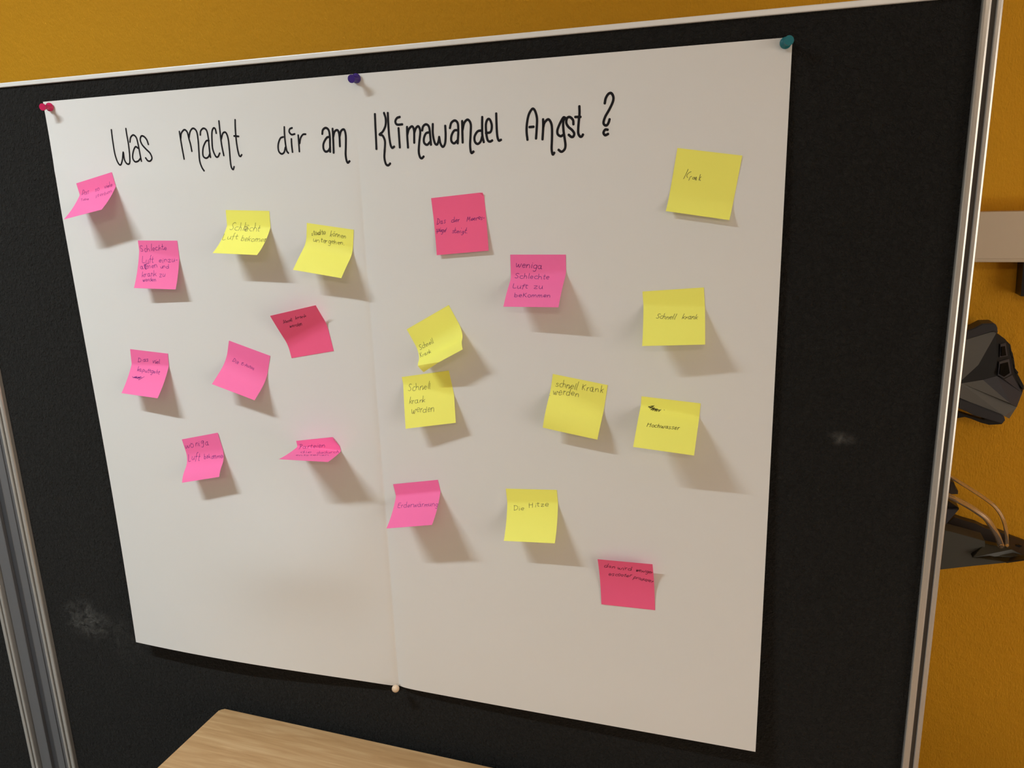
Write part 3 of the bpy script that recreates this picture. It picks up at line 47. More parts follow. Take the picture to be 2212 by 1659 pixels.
 'n20': {"p":[-0.134,1.48386,0.08004,-0.10275,0.01865,0.45241,0.86772,0.004],"c":"y","f":0,"s":[[[2146,3081],[2051,2997],[1878,3052],[1825,3195],[1927,3333],[1949,3473],[1768,3599],[1599,3521]],[[2434,3311],[2375,3290],[2292,3303],[2205,3343],[2137,3404],[2106,3482],[2121,3565],[2178,3633],[2264,3661],[2355,3631]],[[2677,2994],[2397,3677]],[[2498,3504],[2623,3373],[2727,3382],[2730,3523],[2689,3699]],[[2957,3442],[2807,3800]],[[2890,3604],[3043,3472],[3141,3497],[3138,3648],[3084,3825]],[[3275,3598],[3541,3586],[3582,3583],[3602,3504],[3566,3453],[3485,3442],[3386,3472],[3306,3539],[3270,3627],[3288,3713],[3350,3772],[3433,3784],[3509,3740]],[[3913,3109],[3653,3718],[3680,3827]],[[4195,3120],[3894,3740],[3886,3866]],[[5064,3163],[4796,3851]],[[5193,3512],[4874,3714]],[[4955,3670],[5074,3855]],[[5322,3611],[5188,3924]],[[5272,3766],[5387,3655],[5500,3629]],[[5840,3586],[5785,3542],[5703,3549],[5620,3606],[5563,3697],[5547,3793],[5576,3867],[5636,3897],[5708,3874],[5773,3805],[5814,3712],[5822,3620]],[[5907,3511],[5796,3759],[5769,3891],[5837,3895]],[[6051,3576],[5906,3930]],[[6001,3755],[6167,3587],[6275,3588],[6273,3742],[6209,3944]],[[6601,3329],[6360,3966]],[[6723,3651],[6447,3814]],[[6509,3787],[6613,3970]]]},
}
PCOR = {"PTL": [-1.1111, 1.7643], "PTM": [-0.5605, 1.7663], "PTR": [-0.0079, 1.7661], "PBL": [-1.0861, 0.8311], "PBM": [-0.5643, 0.8336], "PBR": [-0.0079, 0.8494]}
FOLDS = {"n12": [[0.0006, 0.06376], [0.03332, 0.0752], -55], "n09": [[0.06772, 0.00083], [0.0752, 0.01483], -70], "n10": [[0.07021, 0.0006], [0.0752, 0.00533], -35]}
TITLE = [
 ('Was', [[[-9842,17164],[-9845,17002],[-9837,16812],[-9804,16689],[-9755,16644],[-9706,16720],[-9671,16831],[-9666,16719],[-9627,16657],[-9576,16664],[-9557,16766],[-9551,16937],[-9559,17073],[-9561,17167]],[[-9518,16970],[-9492,17036],[-9437,17068],[-9388,17031],[-9370,16946],[-9359,16826],[-9352,16741],[-9345,16684]],[[-9379,16875],[-9424,16897],[-9477,16831],[-9503,16738],[-9469,16682],[-9407,16688],[-9360,16724]],[[-9175,16920],[-9196,16989],[-9242,17038],[-9290,17044],[-9317,16994],[-9296,16926],[-9231,16855],[-9165,16793],[-9140,16724],[-9174,16683],[-9222,16685],[-9259,16729]]]),
 ('macht', [[[-8577,17076],[-8571,16960],[-8561,16827],[-8548,16684]],[[-8568,16976],[-8546,17050],[-8485,17096],[-8438,17061],[-8421,16970],[-8403,16886],[-8393,16789]],[[-8421,16970],[-8384,17066],[-8325,17108],[-8269,17061],[-8259,16929],[-8267,16781],[-8271,16648],[-8244,16555],[-8210,16504]],[[-8210,17009],[-8195,17065],[-8142,17099],[-8091,17068],[-8075,16970],[-8076,16855],[-8076,16756],[-8072,16690]],[[-8067,16924],[-8120,16919],[-8185,16827],[-8201,16720],[-8157,16682],[-8106,16700],[-8073,16748]],[[-7927,17020],[-7935,17077],[-7963,17094],[-7997,17047],[-8014,16934],[-8017,16803],[-7980,16703],[-7940,16693],[-7902,16741]],[[-7857,17186],[-7858,17041],[-7854,16862],[-7835,16706]],[[-7854,16927],[-7811,17014],[-7759,17020],[-7730,16937],[-7727,16791],[-7730,16628],[-7722,16537],[-7694,16506],[-7674,16543]],[[-7577,17187],[-7588,17076],[-7593,16931],[-7587,16801],[-7570,16703],[-7547,16683],[-7523,16704]],[[-7624,16968],[-7545,16958]]]),
 ('dir', [[[-6768,17048],[-6774,16954],[-6774,16844],[-6762,16732],[-6737,16695]],[[-6800,16916],[-6850,16898],[-6893,16818],[-6894,16730],[-6851,16688],[-6805,16710],[-6780,16773]],[[-6669,16883],[-6672,16808],[-6668,16705]],[[-6642,17029],[-6682,17016],[-6694,16977],[-6660,16941],[-6608,16946]],[[-6553,16928],[-6554,16834],[-6555,16708]],[[-6540,16818],[-6519,16887],[-6476,16932],[-6432,16935]]]),
 ('am', [[[-6167,16925],[-6152,16978],[-6103,17002],[-6060,16966],[-6051,16873],[-6057,16780],[-6061,16684]],[[-6050,16881],[-6101,16872],[-6157,16800],[-6164,16731],[-6135,16690],[-6087,16701],[-6057,16742]],[[-5999,16986],[-6000,16886],[-6007,16669]],[[-6000,16871],[-5970,16946],[-5922,16962],[-5901,16897],[-5903,16750]],[[-5897,16881],[-5869,16949],[-5821,16966],[-5801,16892],[-5809,16769],[-5821,16646],[-5817,16569],[-5799,16529],[-5769,16548]]]),
 ('Klimawandel', [[[-5335,17140],[-5339,16990],[-5341,16840],[-5343,16691]],[[-5198,17147],[-5178,17072],[-5188,16983],[-5234,16910],[-5285,16875],[-5239,16858],[-5209,16788],[-5217,16683],[-5231,16577],[-5215,16492],[-5181,16471],[-5149,16494]],[[-5142,17144],[-5144,17010],[-5142,16860],[-5128,16739],[-5105,16696],[-5074,16710]],[[-4996,16943],[-4994,16823],[-4991,16696]],[[-4968,17083],[-5012,17070],[-5038,17027],[-5013,16989],[-4937,16988]],[[-4870,16952],[-4874,16833],[-4870,16690]],[[-4873,16848],[-4845,16921],[-4796,16955],[-4771,16902],[-4776,16746]],[[-4768,16872],[-4741,16930],[-4702,16950],[-4681,16883],[-4702,16750],[-4715,16631],[-4703,16563],[-4678,16543],[-4648,16565]],[[-4652,16896],[-4635,16947],[-4591,16970],[-4551,16935],[-4540,16832],[-4536,16758],[-4534,16710]],[[-4543,16869],[-4598,16857],[-4631,16799],[-4631,16740],[-4590,16712],[-4542,16750]],[[-4495,16969],[-4501,16845],[-4479,16733],[-4446,16709],[-4424,16752],[-4412,16803]],[[-4412,16803],[-4398,16722],[-4364,16676],[-4331,16719],[-4319,16821],[-4319,16938]],[[-4254,16906],[-4231,16970],[-4180,16996],[-4141,16958],[-4138,16856],[-4145,16784],[-4152,16711]],[[-4140,16874],[-4195,16871],[-4236,16810],[-4240,16744],[-4203,16713],[-4155,16747]],[[-4078,16984],[-4081,16839],[-4082,16718]],[[-4079,16868],[-4050,16960],[-3999,16997],[-3961,16941],[-3967,16819],[-3978,16703],[-3976,16630],[-3962,16582],[-3933,16599]],[[-3799,17019],[-3804,16912],[-3806,16797],[-3788,16709]],[[-3811,16854],[-3868,16846],[-3912,16787],[-3911,16722],[-3875,16691],[-3833,16718],[-3808,16782]],[[-3756,16820],[-3691,16831],[-3672,16905],[-3693,16977],[-3725,16986],[-3751,16930],[-3751,16823],[-3735,16735],[-3704,16712],[-3671,16725]],[[-3607,17051],[-3607,16930],[-3602,16787],[-3583,16721],[-3551,16727]]]),
 ('Angst', [[[-3196,16711],[-3206,16808],[-3199,16908],[-3175,17007],[-3140,17065],[-3112,17079],[-3085,17042],[-3066,16961],[-3070,16861],[-3083,16721]],[[-3167,16863],[-3112,16864]],[[-2986,16947],[-2986,16857],[-2998,16707]],[[-2984,16857],[-2968,16906],[-2918,16943],[-2881,16892],[-2872,16811],[-2875,16691],[-2880,16591],[-2872,16535],[-2862,16519],[-2845,16539]],[[-2697,16946],[-2724,16953],[-2768,16886],[-2802,16808],[-2797,16758],[-2760,16734],[-2727,16749]],[[-2702,16950],[-2726,16903],[-2724,16804],[-2711,16714],[-2700,16623],[-2713,16573],[-2752,16547],[-2790,16572]],[[-2596,16867],[-2601,16917],[-2638,16953],[-2675,16945],[-2687,16891],[-2661,16841],[-2613,16799],[-2587,16758],[-2598,16723],[-2625,16720],[-2657,16746]],[[-2519,17074],[-2518,16991],[-2527,16903],[-2535,16814],[-2534,16755],[-2513,16719],[-2491,16718],[-2475,16740]],[[-2572,16952],[-2505,16949]]]),
 ('question', [[[-2202,17089],[-2190,17146],[-2159,17192],[-2123,17201],[-2097,17159],[-2102,17102],[-2144,17018],[-2196,16934],[-2217,16867],[-2201,16837],[-2175,16835],[-2154,16864],[-2142,16902]],[[-2165,16781],[-2196,16783],[-2217,16749],[-2196,16719],[-2160,16732]]]),
]
DEV_V = [[2124,2227,13800],[2127,2136,13266],[2116,2140,13167],[2408,2268,13879],[2729,2320,13993],[2766,2320,13969],[2574,2225,13532],[2383,2170,13320],[2382,2165,13272],[2650,2220,13323],[2827,2265,13376],[2917,2450,13860],[3022,2550,13695],[3103,2550,13421],[3055,2460,13355],[2925,2295,13328],[3231,2560,13077],[3171,2500,12884],[3043,2360,12973],[3102,2520,12703],[3007,2380,12772],[2394,2200,13051],[2980,2620,13799],[3130,2680,13538],[3277,2700,13148]]
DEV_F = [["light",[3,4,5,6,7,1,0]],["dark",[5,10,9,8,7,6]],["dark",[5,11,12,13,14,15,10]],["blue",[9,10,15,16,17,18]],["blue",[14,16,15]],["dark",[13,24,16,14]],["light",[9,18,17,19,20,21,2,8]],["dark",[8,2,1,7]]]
DEV_O = [0,3,4,5,11,12,13,24,16,17,19,20,21,2,1]
DEV_P = {"top_pad":[[2125,2255,13830],[2274,2255,13912],[2399,2255,14005],[2487,2255,14049],[2572,2255,14107],[2703,2255,14115],[2735,2255,14099],[2757,2255,14060],[2771,2255,13987],[2752,2255,13983],[2714,2255,14007],[2406,2255,13881],[2139,2255,13795]],"bottom_pad":[[2133,2235,13131],[2401,2235,13034],[2526,2235,12992],[2968,2235,12802],[2986,2235,12752],[2958,2235,12701],[2736,2235,12762],[2591,2235,12799],[2498,2235,12848],[2388,2235,12894],[2148,2235,12972]],"bottom_strap":[[2177,2400,12928],[2429,2400,12787],[2602,2400,12736],[2629,2400,12729],[2745,2400,12697],[2773,2400,12716],[2998,2400,12659],[2989,2400,12646],[2834,2400,12625],[2727,2400,12650],[2594,2400,12701],[2518,2400,12721],[2433,2400,12699],[2197,2400,12702]],"vent_a":[[2831,2335,13813],[2922,2455,13818],[2970,2465,13627],[2838,2315,13636]],"vent_ai":[[2850,2335,13780],[2907,2425,13776],[2940,2435,13644],[2856,2325,13652]],"vent_b":[[2831,2285,13577],[2992,2475,13587],[3046,2475,13369],[2926,2325,13333],[2822,2235,13400]],"vent_bi":[[2853,2295,13546],[2972,2445,13547],[3007,2425,13397],[2915,2305,13367],[2846,2255,13415]],"rib0":[[2951,2520,13824],[3002,2520,13772],[3025,2520,13683],[2972,2520,13771]],"rib1":[[2991,2520,13736],[3037,2520,13665],[3071,2520,13559],[3023,2520,13629]],"rib2":[[3031,2520,13605],[3072,2520,13553],[3094,2520,13445],[3056,2520,13510]],"rib3":[[3077,2520,13463],[3142,2520,13381],[3134,2520,13356],[3100,2520,13391]],"rib4":[[3101,2520,13379],[3160,2520,13309],[3230,2520,13191],[3237,2520,13131],[3183,2520,13189],[3122,2520,13283]]}
DEV_Q = {"back_panel":[[2354,2650,10888],[2471,2650,10923],[2582,2650,11069],[2726,2650,11028],[2886,2650,10992],[3002,2650,10937],[3205,2650,10891],[3329,2650,10852],[3359,2650,10674],[3030,2650,10660],[2488,2650,10738],[2367,2650,10751]],"arm":[[3321,2620,10864],[3518,2620,10803],[3678,2620,10756],[3622,2350,10671],[3467,2350,10697],[3304,2350,10773],[3276,2400,10788]],"front_panel":[[2253,2220,11053],[2394,2220,11023],[2656,2220,10970],[2921,2220,10914],[2929,2220,10829],[2910,2220,10753],[2787,2220,10636],[3033,2220,10653],[3184,2220,10642],[3229,2220,10615],[3188,2220,10601],[2811,2220,10502],[2392,2220,10385],[2315,2220,10368]],"clip_plate":[[2934,2260,10861],[3291,2300,10795],[3342,2320,10755],[3468,2350,10693],[3623,2350,10657],[3585,2220,10716],[3420,2150,10708],[3166,2100,10672],[2998,2080,10716],[2755,2080,10700]],"clip_lip":[[3162,2130,10664],[3413,2130,10730],[3558,2130,10763],[3560,2130,10750],[3415,2130,10713],[3207,2130,10646]],"block":[[2285,2400,11740],[2424,2400,11724],[2480,2400,11706],[2500,2400,11616],[2541,2400,11587],[2544,2400,11535],[2442,2400,11524],[2304,2400,11530]],"cone":[[2321,2250,11328],[2396,2250,11346],[2548,2250,11358],[2393,2250,11089],[2347,2250,11051]],"cup":[[2295,2300,11463],[2411,2300,11455],[2556,2300,11359],[2558,2300,11338],[2406,2300,11327],[2309,2300,11311]],"screw":[[3373,2520,10785],[3387,2520,10800],[3424,2520,10807],[3457,2520,10798],[3454,2520,10781],[3423,2520,10767],[3385,2520,10767]]}
TUBES = [[0.0027,[[2180,2150,12004],[2379,2150,11882],[2657,2150,11716],[2901,2130,11557],[3015,2120,11445],[3091,2120,11312],[3149,2160,11146],[3208,2220,10864]]],[0.0043,[[2192,2050,11696],[2366,2050,11623],[2572,2050,11529],[2752,2050,11420],[2869,2060,11326],[2977,2100,11166],[3064,2140,11015],[3130,2200,10864]]]]

# ------------------------------------------------------------------ materials
def mat(name, col, rough=.6, metal=0.0, spec=.5, trans=0.0, ior=1.45, sheen=0.0, emit=None, emit_s=0):
    m = bpy.data.materials.new(name); m.use_nodes = True
    b = m.node_tree.nodes['Principled BSDF']
    b.inputs['Base Color'].default_value = (*col, 1); b.inputs['Roughness'].default_value = rough
    b.inputs['Metallic'].default_value = metal; b.inputs['Specular IOR Level'].default_value = spec
    b.inputs['Transmission Weight'].default_value = trans; b.inputs['IOR'].default_value = ior
    b.inputs['Sheen Weight'].default_value = sheen
    if emit:
        b.inputs['Emission Color'].default_value = (*emit, 1); b.inputs['Emission Strength'].default_value = emit_s
    return m
def nodes(m): return m.node_tree.nodes, m.node_tree.links, m.node_tree.nodes['Principled BSDF']
def coords(m, scale=(1, 1, 1)):
    n, l, b = nodes(m)
    t = n.new('ShaderNodeTexCoord'); mp = n.new('ShaderNodeMapping'); mp.inputs['Scale'].default_value = scale
    l.new(t.outputs['Object'], mp.inputs['Vector']); return mp.outputs['Vector']
def noise(m, vec, scale, detail=3, rough=.5, dist=0.0):
    n, l, b = nodes(m)
    x = n.new('ShaderNodeTexNoise'); x.inputs['Scale'].default_value = scale; x.inputs['Detail'].default_value = detail
    x.inputs['Roughness'].default_value = rough; x.inputs['Distortion'].default_value = dist
    l.new(vec, x.inputs['Vector']); return x.outputs['Fac']
def bump(m, fac, strength, dist):
    n, l, b = nodes(m)
    x = n.new('ShaderNodeBump'); x.inputs['Strength'].default_value = strength; x.inputs['Distance'].default_value = dist
    l.new(fac, x.inputs['Height'])
    prev = b.inputs['Normal'].links
    if prev: l.new(prev[0].from_socket, x.inputs['Normal'])
    l.new(x.outputs['Normal'], b.inputs['Normal'])
def ramp(m, fac, stops, to='Base Color'):
    n, l, b = nodes(m)
    x = n.new('ShaderNodeValToRGB'); e = x.color_ramp.elements
    while len(e) < len(stops): e.new(.5)
    for k, (p, c) in zip(e, stops): k.position = p; k.color = (*c, 1)
    l.new(fac, x.inputs['Fac'])
    if to: l.new(x.outputs['Color'], b.inputs[to])
    return x.outputs['Color']

M = {}
M['paper'] = m = mat('paper', (.80, .79, .775), .65, spec=.25)
v = coords(m); bump(m, noise(m, v, 900, 2), .12, .0003); bump(m, noise(m, v, 7, 2), .25, .006)
M['pink'] = m = mat('pink_note', (1.0, .185, .445), .6, spec=.2); bump(m, noise(m, coords(m), 1200, 2), .1, .0003)
M['pinkr'] = m = mat('deep_pink_note', (1.0, .14, .31), .6, spec=.2); bump(m, noise(m, coords(m), 1200, 2), .1, .0003)
M['yellow'] = m = mat('yellow_note', (1.0, .965, .185), .6, spec=.2); bump(m, noise(m, coords(m), 1200, 2), .1, .0003)
M['ink_b'] = mat('black_marker', (.006, .005, .008), .5, spec=.3)
M['ink_p'] = mat('blue_ink_on_pink', (.17, .018, .19), .5, spec=.2)
M['ink_d'] = mat('dark_ink', (.02, .01, .03), .5, spec=.2)
M['ink_y'] = mat('pen_ink', (.13, .12, .055), .5, spec=.2)
M['ink_k'] = mat('black_pen_ink', (.015, .014, .01), .5, spec=.2)

M['felt'] = m = mat('black_felt', (.018, .0165, .0145), .95, spec=.15, sheen=.04)
n, l, b = nodes(m); v = coords(m)
f1 = noise(m, v, 190, 4, .6, .8); f2 = noise(m, v, 900, 2)
bump(m, f1, 1.0, .007); bump(m, f2, .5, .0012)
base = ramp(m, f1, [(.25, (.0105, .0098, .009)), (.75, (.021, .0202, .019))], None)
def smudge(prev, cx, cz, rx, rz, amt):
    geo = n.new('ShaderNodeNewGeometry'); mp = n.new('ShaderNodeMapping'); mp.vector_type = 'POINT'
    mp.inputs['Location'].default_value = (-cx / rx, 0, -cz / rz); mp.inputs['Scale'].default_value = (1 / rx, 0, 1 / rz)
    l.new(geo.outputs['Position'], mp.inputs['Vector'])
    ln = n.new('ShaderNodeVectorMath'); ln.operation = 'LENGTH'; l.new(mp.outputs['Vector'], ln.inputs[0])
    mr = n.new('ShaderNodeMapRange'); mr.inputs['From Min'].default_value = 1; mr.inputs['From Max'].default_value = 0
    mr.inputs['To Min'].default_value = 0; mr.inputs['To Max'].default_value = 1; mr.interpolation_type = 'SMOOTHSTEP'; l.new(ln.outputs['Value'], mr.inputs['Value'])
    nz = n.new('ShaderNodeTexNoise'); nz.inputs['Scale'].default_value = 45; nz.inputs['Detail'].default_value = 5; nz.inputs['Distortion'].default_value = 1.0
    l.new(geo.outputs['Position'], nz.inputs['Vector'])
    mr2 = n.new('ShaderNodeMapRange'); mr2.inputs['From Min'].default_value = .38; mr2.inputs['From Max'].default_value = .72; l.new(nz.outputs['Fac'], mr2.inputs['Value'])
    mu = n.new('ShaderNodeMath'); mu.operation = 'MULTIPLY'; l.new(mr.outputs['Result'], mu.inputs[0]); l.new(mr2.outputs['Result'], mu.inputs[1])
    mu2 = n.new('ShaderNodeMath'); mu2.operation = 'MULTIPLY'; mu2.inputs[1].default_value = amt; l.new(mu.outputs[0], mu2.inputs[0])
    mx = n.new('ShaderNodeMix'); mx.data_type = 'RGBA'; mx.inputs['B'].default_value = (.3, .29, .27, 1)
    l.new(mu2.outputs[0], mx.inputs['Factor']); l.new(prev, mx.inputs['A']); return mx.outputs['Result']
base = smudge(base, -1.225, .842, .075, .055, .45)
base = smudge(base, -1.14, .815, .06, .06, .12)
base = smudge(base, .074, 1.302, .022, .012, .35)
l.new(base, b.inputs['Base Color'])

M['alu'] = m = mat('satin_aluminium', (.62, .60, .57), .22, metal=.55)
v = coords(m, (400, 400, 4)); bump(m, noise(m, v, 1, 2), .05, .0004)
M['rail'] = mat('satin_aluminium_rail', (.86, .85, .83), .38, metal=.12)
M['post'] = m = mat('grey_metal_post', (.19, .192, .205), .42, metal=.35)
M['post_dark'] = mat('post_channel', (.085, .086, .094), .5, metal=.3)
M['steel'] = mat('steel_needle', (.55, .53, .5), .25, metal=1.0)
M['pin_red'] = mat('raspberry_plastic', (.62, .02, .11), .22)
M['pin_blue'] = mat('violet_blue_plastic', (.055, .028, .22), .22)
M['pin_teal'] = mat('teal_plastic', (.01, .17, .21), .3)
M['pin_white'] = mat('cream_plastic', (.80, .62, .45), .35)
M['orange'] = m = mat('orange_wall_paint', (.71, .338, .0122), .7, spec=.25)
v = coords(m, (1, 1, .45)); bump(m, noise(m, v, 400, 4, .6, .4), .75, .0022); bump(m, noise(m, coords(m), 70, 2), .35, .004)
M['wall_w'] = mat('white_wall_paint', (.72, .66, .58), .8)
M['wall_dim'] = mat('pale_wall_paint', (.55, .45, .34), .8)
M['ceil'] = mat('ceiling_paint', (.75, .73, .7), .9)
M['floor'] = m = mat('linoleum', (.22, .19, .16), .5)
v = coords(m); ramp(m, noise(m, v, 40, 5), [(.3, (.27, .255, .235)), (.7, (.34, .32, .30))])
M['duct'] = mat('cream_duct_plastic', (.70, .59, .45), .45)
M['black'] = mat('black_plastic', (.008, .008, .009), .35)
M['vent'] = mat('vent_black', (.004, .004, .004), .7, spec=.08)
M['groove'] = mat('groove_shade', (.10, .09, .082), .55, spec=.25)  # dark colour imitating the shade inside the rail grooves
M['d_light'] = m = mat('grey_plastic', (.12, .117, .108), .65, spec=.3); bump(m, noise(m, coords(m), 1500, 2), .2, .0003)  # paler grey; light on the upward facet is put into this colour
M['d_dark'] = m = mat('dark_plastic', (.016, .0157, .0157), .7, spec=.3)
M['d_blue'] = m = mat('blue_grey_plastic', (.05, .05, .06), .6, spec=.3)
M['d_rub'] = mat('black_rubber', (.03, .03, .036), .45)
M['d_brown'] = mat('dark_brown_plastic', (.035, .025, .02), .45)
M['d_green'] = mat('grey_green_panel', (.062, .063, .054), .6)
M['d_olive'] = mat('dark_olive_plate', (.022, .019, .008), .4)
M['clear'] = mat('clear_tube_plastic', (1, .97, .93), .06, trans=.96, ior=1.5)
M['beech'] = m = mat('beech_laminate', (.55, .36, .18), .42, spec=.35)
v = coords(m, (1.6, 26, 26)); g = noise(m, v, 3.2, 5, .6, 1.2)
ramp(m, g, [(.28, (.43, .25, .108)), (.5, (.52, .315, .148)), (.72, (.62, .41, .215))])
v2 = coords(m, (6, 160, 60)); bump(m, noise(m, v2, 4, 3), .08, .0004)
M['leg'] = mat('grey_table_metal', (.3, .3, .31), .4, metal=.6)
M['frame_w'] = mat('window_frame_paint', (.75, .74, .7), .4)
M['pane'] = mat('lit_pane', (.1, .1, .1), .3, emit=WIN_C, emit_s=WIN_L)
M['tube'] = mat('fluorescent_tube', (.9, .9, .9), .3, emit=TUBE_C, emit_s=TUBE_L)
M['fill_tube'] = mat('warm_fill_tube', (.9, .9, .9), .3, emit=(1, .86, .70), emit_s=FILL_TUBE_L)
M['lampbody'] = mat('lamp_housing', (.8, .8, .78), .4)

# ------------------------------------------------------------------ helpers
def tag(o, label=None, cat=None, group=None, kind=None):
    if label: o['label'] = label
    if cat: o['category'] = cat
    if group: o['group'] = group
    if kind: o['kind'] = kind
    return o
def empty(name, loc=(0, 0, 0)):
    o = bpy.data.objects.new(name, None); o.location = loc; o.empty_display_size = .02; COL.objects.link(o); return o
def link(name, bm, m, parent=None, loc=(0, 0, 0), smooth=False, recalc=True):
    if recalc: bmesh.ops.recalc_face_normals(bm, faces=bm.faces[:])
    me = bpy.data.meshes.new(name); bm.to_mesh(me); bm.free()
    for x in (m if isinstance(m, (list, tuple)) else [m]): me.materials.append(M[x])
    if smooth:
        for p in me.polygons: p.use_smooth = True
    o = bpy.data.objects.new(name, me); COL.objects.link(o); o.location = loc
    if parent: o.parent = parent
    return o
def box(bm, x0, x1, y0, y1, z0, z1, bev=0.0, seg=2):
    r = bmesh.ops.create_cube(bm, size=1.0)
    for q in r['verts']: q.co = Vector(((x0 + x1) / 2 + q.co.x * (x1 - x0), (y0 + y1) / 2 + q.co.y * (y1 - y0), (z0 + z1) / 2 + q.co.z * (z1 - z0)))
    if bev:
        es = list({e for q in r['verts'] for e in q.link_edges})
        bmesh.ops.bevel(bm, geom=es, offset=bev, segments=seg, affect='EDGES', profile=.5)
def boxo(name, m, dims, parent=None, bev=0.0, origin=(0, 0, 0)):
    bm = bmesh.new(); ox, oy, oz = origin
    box(bm, dims[0] - ox, dims[1] - ox, dims[2] - oy, dims[3] - oy, dims[4] - oz, dims[5] - oz, bev)
    return link(name, bm, m, parent, loc=(0, 0, 0) if parent else origin)
def lathe(bm, prof, n=28, axis=None, origin=Vector((0, 0, 0))):
    """prof: (radius, height) along axis; closed at both ends"""
    ax = (axis or Vector((0, 0, 1))).normalized(); u = ax.orthogonal().normalized(); q = ax.cross(u)
    rings = []
    for r, h in prof:
        if r < 1e-7: rings.append([bm.verts.new(origin + ax * h)])
        else: rings.append([bm.verts.new(origin + ax * h + (u * math.cos(t) + q * math.sin(t)) * r) for t in [2 * math.pi * k / n for k in range(n)]])
    for a, b2 in zip(rings, rings[1:]):
        for k in range(n):
            k2 = (k + 1) % n
            if len(a) == 1 and len(b2) == 1: continue
            if len(a) == 1: bm.faces.new((a[0], b2[k2], b2[k]))
            elif len(b2) == 1: bm.faces.new((a[k], a[k2], b2[0]))
            else: bm.faces.new((a[k], a[k2], b2[k2], b2[k]))
def extrude_profile(bm, pts, z0, z1):
    a = [bm.verts.new((x, y, z0)) for x, y in pts]; b2 = [bm.verts.new((x, y, z1)) for x, y in pts]
    n = len(pts)
    for k in range(n): bm.faces.new((a[k], a[(k + 1) % n], b2[(k + 1) % n], b2[k]))
    bm.faces.new(a); bm.faces.new(b2[::-1])
def catmull(P, n=5):
    P = [np.array(p, float) for p in P]
    if len(P) < 3: return np.array([P[0] + (P[-1] - P[0]) * t for t in np.linspace(0, 1, 4)])
    Q = [2 * P[0] - P[1]] + P + [2 * P[-1] - P[-2]]; out = []
    for i in range(1, len(Q) - 2):
        p0, p1, p2, p3 = Q[i - 1:i + 3]
        for t in np.linspace(0, 1, n, endpoint=False):
            out.append(.5 * (2 * p1 + (p2 - p0) * t + (2 * p0 - 5 * p1 + 4 * p2 - p3) * t * t + (3 * p1 - p0 - 3 * p2 + p3) * t ** 3))
    out.append(P[-1]); return np.array(out)
def ribbon(bm, pts, width, fmap, z=0.0):
    """flat pen stroke of given width in sheet coordinates; fmap lifts (a,b)->3D"""
    d = np.gradient(pts, axis=0); L = np.linalg.norm(d, axis=1); L[L < 1e-9] = 1e-9; d = d / L[:, None]
    nrm = np.stack([-d[:, 1], d[:, 0]], 1); h = width / 2
    # rounded ends
    pre = [pts[0] - d[0] * h * .85, pts[0] - d[0] * h * .5]; post = [pts[-1] + d[-1] * h * .5, pts[-1] + d[-1] * h * .85]
    P = np.vstack([pre, pts, post]); N = np.vstack([nrm[:1], nrm[:1], nrm, nrm[-1:], nrm[-1:]])
    W = np.full(len(P), h); W[0] = W[-1] = h * .45; W[1] = W[-2] = h * .86
    A = fmap(P + N * W[:, None]); B = fmap(P - N * W[:, None])
    va = [bm.verts.new(p) for p in A]; vb = [bm.verts.new(p) for p in B]
    for k in range(len(P) - 1): bm.faces.new((va[k], va[k + 1], vb[k + 1], vb[k]))

# ------------------------------------------------------------------ room shell
X0, X1, Y0, Y1, ZC = -3.4, 2.05, -4.6, .28, 2.86
tag(boxo('floor', 'floor', (X0 - .1, X1 + .1, Y0 - .1, Y1 + .1, -.1, 0)), kind='structure')
tag(boxo('ceiling', 'ceil', (X0 - .1, X1 + .1, Y0 - .1, Y1 + .1, ZC, ZC + .1)), kind='structure')
tag(boxo('wall_back', 'orange', (X0 - .1, X1 + .1, Y1, Y1 + .1, 0, ZC)), kind='structure')
tag(boxo('wall_left', 'wall_w', (X0 - .1, X0, Y0, Y1, 0, ZC)), kind='structure')
tag(boxo('wall_front', 'wall_dim', (X0 - .1, X1 + .1, Y0 - .1, Y0, 0, ZC)), kind='structure')
WY0, WY1, WZ0, WZ1 = -2.35, -.75, .40, 2.15
bm = bmesh.new()
box(bm, X1, X1 + .1, Y0, WY0, 0, ZC); box(bm, X1, X1 + .1, WY1, Y1, 0, ZC)
box(bm, X1, X1 + .1, WY0, WY1, 0, WZ0); box(bm, X1, X1 + .1, WY0, WY1, WZ1, ZC)
tag(link('wall_right', bm, 'orange'), kind='structure')
win = tag(empty('window_1', (X1 + .05, (WY0 + WY1) / 2, WZ0)), kind='structure')
bm = bmesh.new(); hy = (WY1 - WY0) / 2; hz = WZ1 - WZ0
for a in ((-hy, -hy + .06, 0, hz), (hy - .06, hy, 0, hz), (-hy, hy, 0, .06), (-hy, hy, hz - .06, hz), (-.03, .03, 0, hz)):
    box(bm, -.03, .03, a[0], a[1], a[2], a[3])
link('window_frame', bm, 'frame_w', win)
for s in (-1, 1):
    bm = bmesh.new(); box(bm, .005, .012, min(s * .03, s * (hy - .06)), max(s * .03, s * (hy - .06)), .06, hz - .06); link('window_pane', bm, 'pane', win)

